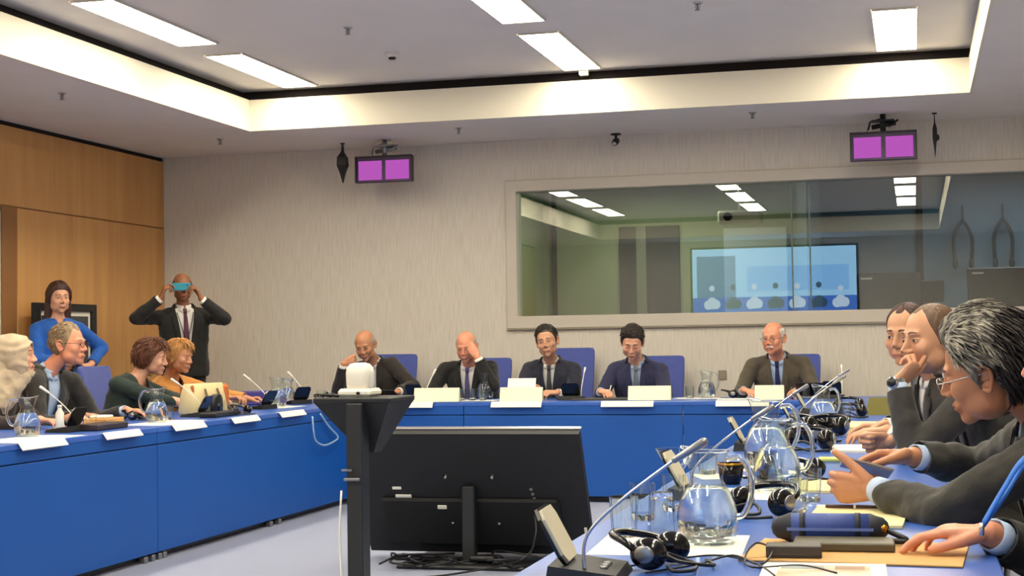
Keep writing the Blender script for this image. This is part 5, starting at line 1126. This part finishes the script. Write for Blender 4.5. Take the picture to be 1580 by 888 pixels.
# ------------------------------------------------------------------ papers, cases and boxes
M_KRAFT = mat('kraft_paper', (206, 160, 98), .8, var=.03, scale=8); M_PAD = mat('cream_pad', (236, 222, 164), .8)
def sheet(name, x, y, w_, l_, h_, rz, m, label, cat, z=.7405, grp=None, bev=0):
    return tag(MB().box((-w_ / 2, -l_ / 2, 0), (w_ / 2, l_ / 2, h_), bev=bev).build(name, m, None, loc=(x, y, z), rotz=rz), label, cat, grp)
t = thing('envelope', 'brown kraft envelope under the blue case and dark boxes', 'envelope', (-.125, 3.225, .7405), R(-4))
MB().box((-.215, -.165, 0), (.215, .165, .004), bev=.001).build('envelope_body', M_KRAFT, t)
MB().prism([(-.215, -.165), (-.215, .165), (-.16, .12), (-.16, -.12)], .004, .005).build('flap', M_KRAFT, t)
t = thing('small_box', 'small dark box on the kraft envelope, left one', 'box', (-.245, 3.13, .7450), R(4))
MB().box((-.055, -.03, 0), (.055, .03, .024), bev=.002).build('box_lid', mat('dark_box', (70, 64, 54), .5), t)
MB().box((-.054, -.0305, .0), (.054, .0295, .008), bev=.001).build('box_tray', mat('dark_box_tray', (52, 46, 40), .5), t)
t = thing('flat_case', 'flat dark olive case under the blue tube case', 'case', (-.155, 3.26, .7450), R(2))
MB().box((-.10, -.055, 0), (.105, .055, .018), bev=.003).build('case_body', mat('olive_case', (84, 78, 56), .5), t)
t = thing('tube_case', 'blue cylindrical zip case with black ends and straps', 'case', (-.185, 3.348, .7765), R(3))
MB().cyl((-.085, 0, 0), (.085, 0, 0), .031, n=28).build('case_body', mat('case_blue', (52, 76, 148), .55, bump=.2, bscale=300), t)
for s in (-1, 1):
    MB().rcone((s * .084, 0, 0), .0318, (s * .098, 0, 0), .026, 24).build('end_cap', mat('case_black', (30, 34, 46), .6), t)
    MB().cyl((s * .058 - .006, 0, 0), (s * .058 + .006, 0, 0), .0322, n=28).build('strap', mat('case_black', (30, 34, 46), .6), t)
MB().box((-.09, -.033, -.003), (.09, -.029, .003)).build('zip', mat('zip_blue', (110, 130, 196), .4), t)
MB().tube([(.115, -.01, -.002), (.135, -.02, -.01), (.16, -.03, -.022), (.13, -.028, -.024)], .006, 8, sub=4).build('pull_cord', M_BLACK, t)
MB().ell((.112, -.018, .002), (.009, .008, .008)).build('zip_pull', mat('gold', (196, 140, 50), .25, metal=1), t)
t = thing('magazine', 'white magazine with an orange and grey picture at the bottom edge', 'magazine', (-.175, 2.925, .7405), R(2))
MB().box((-.115, -.13, 0), (.115, .115, .005)).build('pages', M_PAPER, t)
MB().box((-.085, -.08, .005), (.085, .085, .0056)).build('cover_picture', mat('picture_orange', (206, 150, 110), .5, scale=9, rgb2=(226, 214, 196)), t)
MB().box((-.08, .03, .0056), (.0, .07, .006)).build('picture_band', mat('picture_grey', (140, 150, 150), .5), t); MB().box((.02, .03, .0056), (.075, .07, .006)).build('picture_band', mat('picture_brown', (150, 110, 80), .5), t)
t = thing('notepad', 'cream notepad with a pen lying on it behind the blue case', 'notepad', (-.145, 3.85, .7405), R(-2))
MB().box((-.115, -.20, 0), (.115, .20, .008), bev=.001).build('sheets', M_PAD, t); MB().box((-.117, .17, .006), (.117, .202, .010)).build('binding', M_PAPER, t)
t = thing('pen', 'dark brown pen with pale band lying on the cream notepad', 'pen', (-.155, 3.98, .7545), R(-3))
MB().cyl((-.075, 0, 0), (-.005, 0, 0), .0045, n=10).cyl((.0, 0, 0), (.07, 0, 0), .0045, .004, n=10).build('barrel', mat('pen_brown', (74, 44, 34), .4), t); MB().cyl((-.005, 0, 0), (.001, 0, 0), .005, n=10).build('band', M_WHITE, t)
sheet('notepad', -.245, 4.62, .20, .34, .008, R(-3), M_PAD, 'cream notepad in front of the salt-and-pepper haired man', 'notepad')
sheet('notepad', -.20, 6.2, .26, .34, .010, R(2), M_PAPER, 'cream writing pad beneath the fist of the balding man', 'notepad')
sheet('notepad', -.24, 7.5, .24, .5, .030, R(-4), M_PAD, 'thick cream pad further along the right table', 'notepad')
sheet('notepad', -.22, 9.3, .22, .3, .010, 0, M_PAPER, 'farthest cream pad on the right table', 'notepad')
for x, y, w_, l_, rz, l in ((-.52, 3.30, .32, .34, 3, 'white paper under the nearest water jug'), (-.46, 4.42, .30, .32, -4, 'white paper under the second water jug'), (-.52, 5.35, .28, .34, 5, 'white paper under the third water jug'), (-.50, 7.9, .26, .4, 0, 'white paper under the far water jug'),
                       (-4.30, 6.80, .30, .62, 0, 'white papers under the leftmost water jug'), (-4.33, 8.30, .28, .62, 2, 'white papers under the second jug on the left table'), (-4.62, 7.78, .22, .26, 8, 'white papers before the glasses man'), (-4.50, 10.44, .22, .40, -5, 'white papers under the tall jug'), (-3.33, 11.5, .36, .28, 0, 'white paper under the tumbler trio'), (-1.62, 11.72, .34, .26, 0, 'white paper under the jug by the moustached man'),
                       (-1.23, 11.5, .42, .3, 4, 'papers before the white-moustached man'), (-.62, 4.98, .16, .2, 20, 'crumpled white paper near the black cup')):
    sheet('paper_sheet', x, y, w_, l_, .0006, R(rz), M_PAPER, l, 'paper', .7402, 'papers on the tables')
t = thing('marker_pen', 'pale yellow-green marker pen near the hands at the right table', 'pen', (-.285, 5.55, .752), R(-10))
MB().cyl((-.055, 0, 0), (.03, 0, 0), .0095, n=12).build('barrel', mat('marker_green', (216, 226, 120), .4), t); MB().cyl((.03, 0, 0), (.055, 0, 0), .0085, .006, n=12).build('cap', M_BLACK, t)
t = thing('olive_folder', 'olive green folded card standing at the far end of the right table', 'card', (-.19, 9.0, .7405), 0)
MB().add([(-.10, -.02, 0), (.07, -.02, 0), (.06, .02, .10), (-.07, .02, .10), (-.10, .06, 0), (.07, .06, 0)], [(0, 1, 2, 3), (3, 2, 5, 4), (0, 3, 4), (1, 5, 2), (0, 4, 5, 1)], 0, False).build('card', mat('olive_card', (112, 104, 30), .6), t)
# smartphone held by the salt-and-pepper haired man
t = thing('smartphone', 'thin smartphone held by the salt-and-pepper haired man', 'phone', (-.13, 4.08, .845), R(16))
Mq = Matrix.Rotation(R(-24), 4, 'X') @ Matrix.Rotation(R(16), 4, 'Y')
MB().box((-.066, -.032, -.004), (.066, .032, .004), Mq, bev=.003).build('phone_case', M_GREYMET, t); MB().box((-.061, -.029, .0035), (.061, .029, .0045), Mq).build('screen', M_BLACKGLOSS, t)
t = thing('smartphone', 'teal phone held up in front of the standing man', 'phone', (-5.862, 11.52, 1.690), R(-62 + 90))
MB().box((-.085, -.006, -.032), (.085, .006, .032), bev=.006).build('phone_case', mat('teal_case', (36, 140, 160), .4), t); MB().box((-.075, .005, -.028), (.075, .0065, .028)).build('screen', M_BLACKGLOSS, t); MB().cyl((.055, -.006, .012), (.055, -.008, .012), .006, n=10).build('lens', M_BLACK, t)
# handbag
t = thing('handbag', 'cream handbag with tan sides standing on the left table', 'handbag', (-4.60, 9.36, .7412), R(-8))
MB().rings([[(rx * math.copysign(abs(math.cos(a)) ** .4, math.cos(a)), ry * math.copysign(abs(math.sin(a)) ** .4, math.sin(a)), z) for a in [2 * math.pi * j / 28 for j in range(28)]] for z, rx, ry in ((0, .07, .20), (.02, .078, .215), (.12, .066, .205), (.20, .045, .19), (.205, .04, .185))]).build('bag_body', mat('cream_leather', (226, 208, 156), .5, bump=.1, bscale=80), t)
for s in (-1, 1):
    MB().box((-.072 if s > 0 else -.06, s * .19 - .026 * (s > 0), .005), (.074 if s > 0 else .05, s * .19 + .022, .198), bev=.02).build('side_panel', mat('tan_leather', (190, 104, 50), .5, bump=.1, bscale=80), t)
    MB().tube([(.062 * 1, s * .07 - .0, .17), (.085, s * .07, .10), (.085, s * .03, .05), (.08, s * -.02 , .045)], .007, 8, sub=4).build('strap', mat('brown_strap', (110, 84, 50), .6), t)
t = thing('desk_speaker', 'black rounded device standing in front of the cream handbag', 'device', (-4.46, 9.27, .7412), R(0))
MB().rings([[(.022 * math.copysign(abs(math.sin(a)) ** .6, math.sin(a)), w_ * math.copysign(abs(math.cos(a)) ** .6, math.cos(a)), z) for a in [2 * math.pi * j / 24 for j in range(24)]] for z, w_ in ((0, .072), (.07, .072), (.105, .066), (.128, .045), (.135, .02))]).build('device_body', M_BLACK, t)
MB().cyl((.0215, 0, .05), (.023, 0, .05), .03, n=20).build('grille', M_BLACKGLOSS, t)
# tissue box with papers by the glasses man, laptops
t = thing('tissue_box', 'wooden coloured box with white tissues beside the glasses man', 'box', (-4.55, 7.98, .7412), R(5))
MB().box((-.07, -.12, 0), (.07, .12, .045), bev=.004).build('box_body', mat('tan_box', (204, 150, 84), .6), t); MB().box((-.05, -.09, .045), (.05, .02, .062), bev=.006).build('tissues', M_PAPER, t)
t = thing('bottle', 'small white bottle standing before the glasses man', 'bottle', (-4.62, 7.62, .7412)); MB().lathe([(.001, 0), (.022, 0), (.024, .01), (.024, .09), (.012, .11), (.012, .12), (.001, .12)], n=18).build('bottle_body', M_WHITE, t); MB().cyl((0, 0, .12), (0, 0, .135), .013).build('cap', M_WHITE, t)
sheet('tray_case', -4.36, 7.62, .14, .36, .035, R(2), mat('dark_case', (52, 40, 40), .5), 'dark oblong case on the left table before the glasses man', 'case', .7412, bev=.006)
sheet('tray_case', -4.33, 9.05, .12, .40, .03, R(2), M_BLACK, 'black oblong tray on the left table before the handbag', 'case', .7412, bev=.006)
def laptop(x, y, rz, label, ang=62):
    t = thing('laptop', label, 'laptop', (x, y, .7412), rz); MB().box((-.15, -.11, 0), (.15, .11, .014), bev=.003).build('keyboard_base', M_GREYMET, t)
    Ml = Matrix.Translation((0, -.11, .014)) @ Matrix.Rotation(R(90 - ang) * -1 + R(90), 4, 'X'); s = MB().box((-.15, 0, -.004), (.15, .2, .004), Ml, bev=.003).build('lid', M_BLACK, t); MB().box((-.14, .01, .004), (.14, .19, .005), Ml).build('screen', M_BLACKGLOSS, s); return t
laptop(-4.17, 11.62, math.pi, 'slim laptop right of the white camera before the chin-resting bald man', 20)
laptop(-.72, 11.60, math.pi, 'slim dark laptop right of the white-moustached man', 30)
sheet('folder', -2.30, 11.52, .48, .28, .012, R(2), mat('dark_folder', (70, 66, 60), .6), 'dark folder under the hand of the man writing', 'folder')
t = thing('pen', 'white pen in the hand of the man writing', 'pen', (-2.30, 11.60, .775)); MB().cyl((0, 0, -.03), (.02, .05, .07), .004, n=8).build('barrel', M_WHITE, t); MB().cyl((0, 0, -.03), (-.003, -.006, -.04), .0035, .001, n=8).build('tip', M_BLACK, t)
tag(MB().box((-.13, -.02, 0), (.13, .02, .11), bev=.01).build('purple_case', mat('purple_case', (70, 60, 130), .6), None, loc=(-4.86, 10.75, .7412), rotz=R(60)), 'purple case standing behind the tumbler on the left table', 'case')
for pts, l in (([(-.62, 3.0, .746), (-.56, 2.93, .746), (-.48, 3.02, .748), (-.40, 3.10, .748), (-.33, 3.05, .746), (-.29, 2.96, .746), (-.26, 2.86, .746)], 'thin black cord arching across the right table at the photo bottom'),
               ([(-.50, 2.86, .746), (-.42, 2.98, .746), (-.36, 3.06, .754), (-.30, 3.0, .746), (-.285, 3.10, .760), (-.32, 3.13, .77), (-.335, 3.06, .752), (-.31, 2.96, .746), (-.22, 2.99, .747), (-.15, 2.90, .7475)], 'thin black cord with a small loop left of the small dark box')):
    tag(MB().tube(pts, .0022, 6, sub=6).build('cord', M_BLACK), l, 'cable', 'cords on the right table')
# wrist of the phone-holding man etc. are part of the people
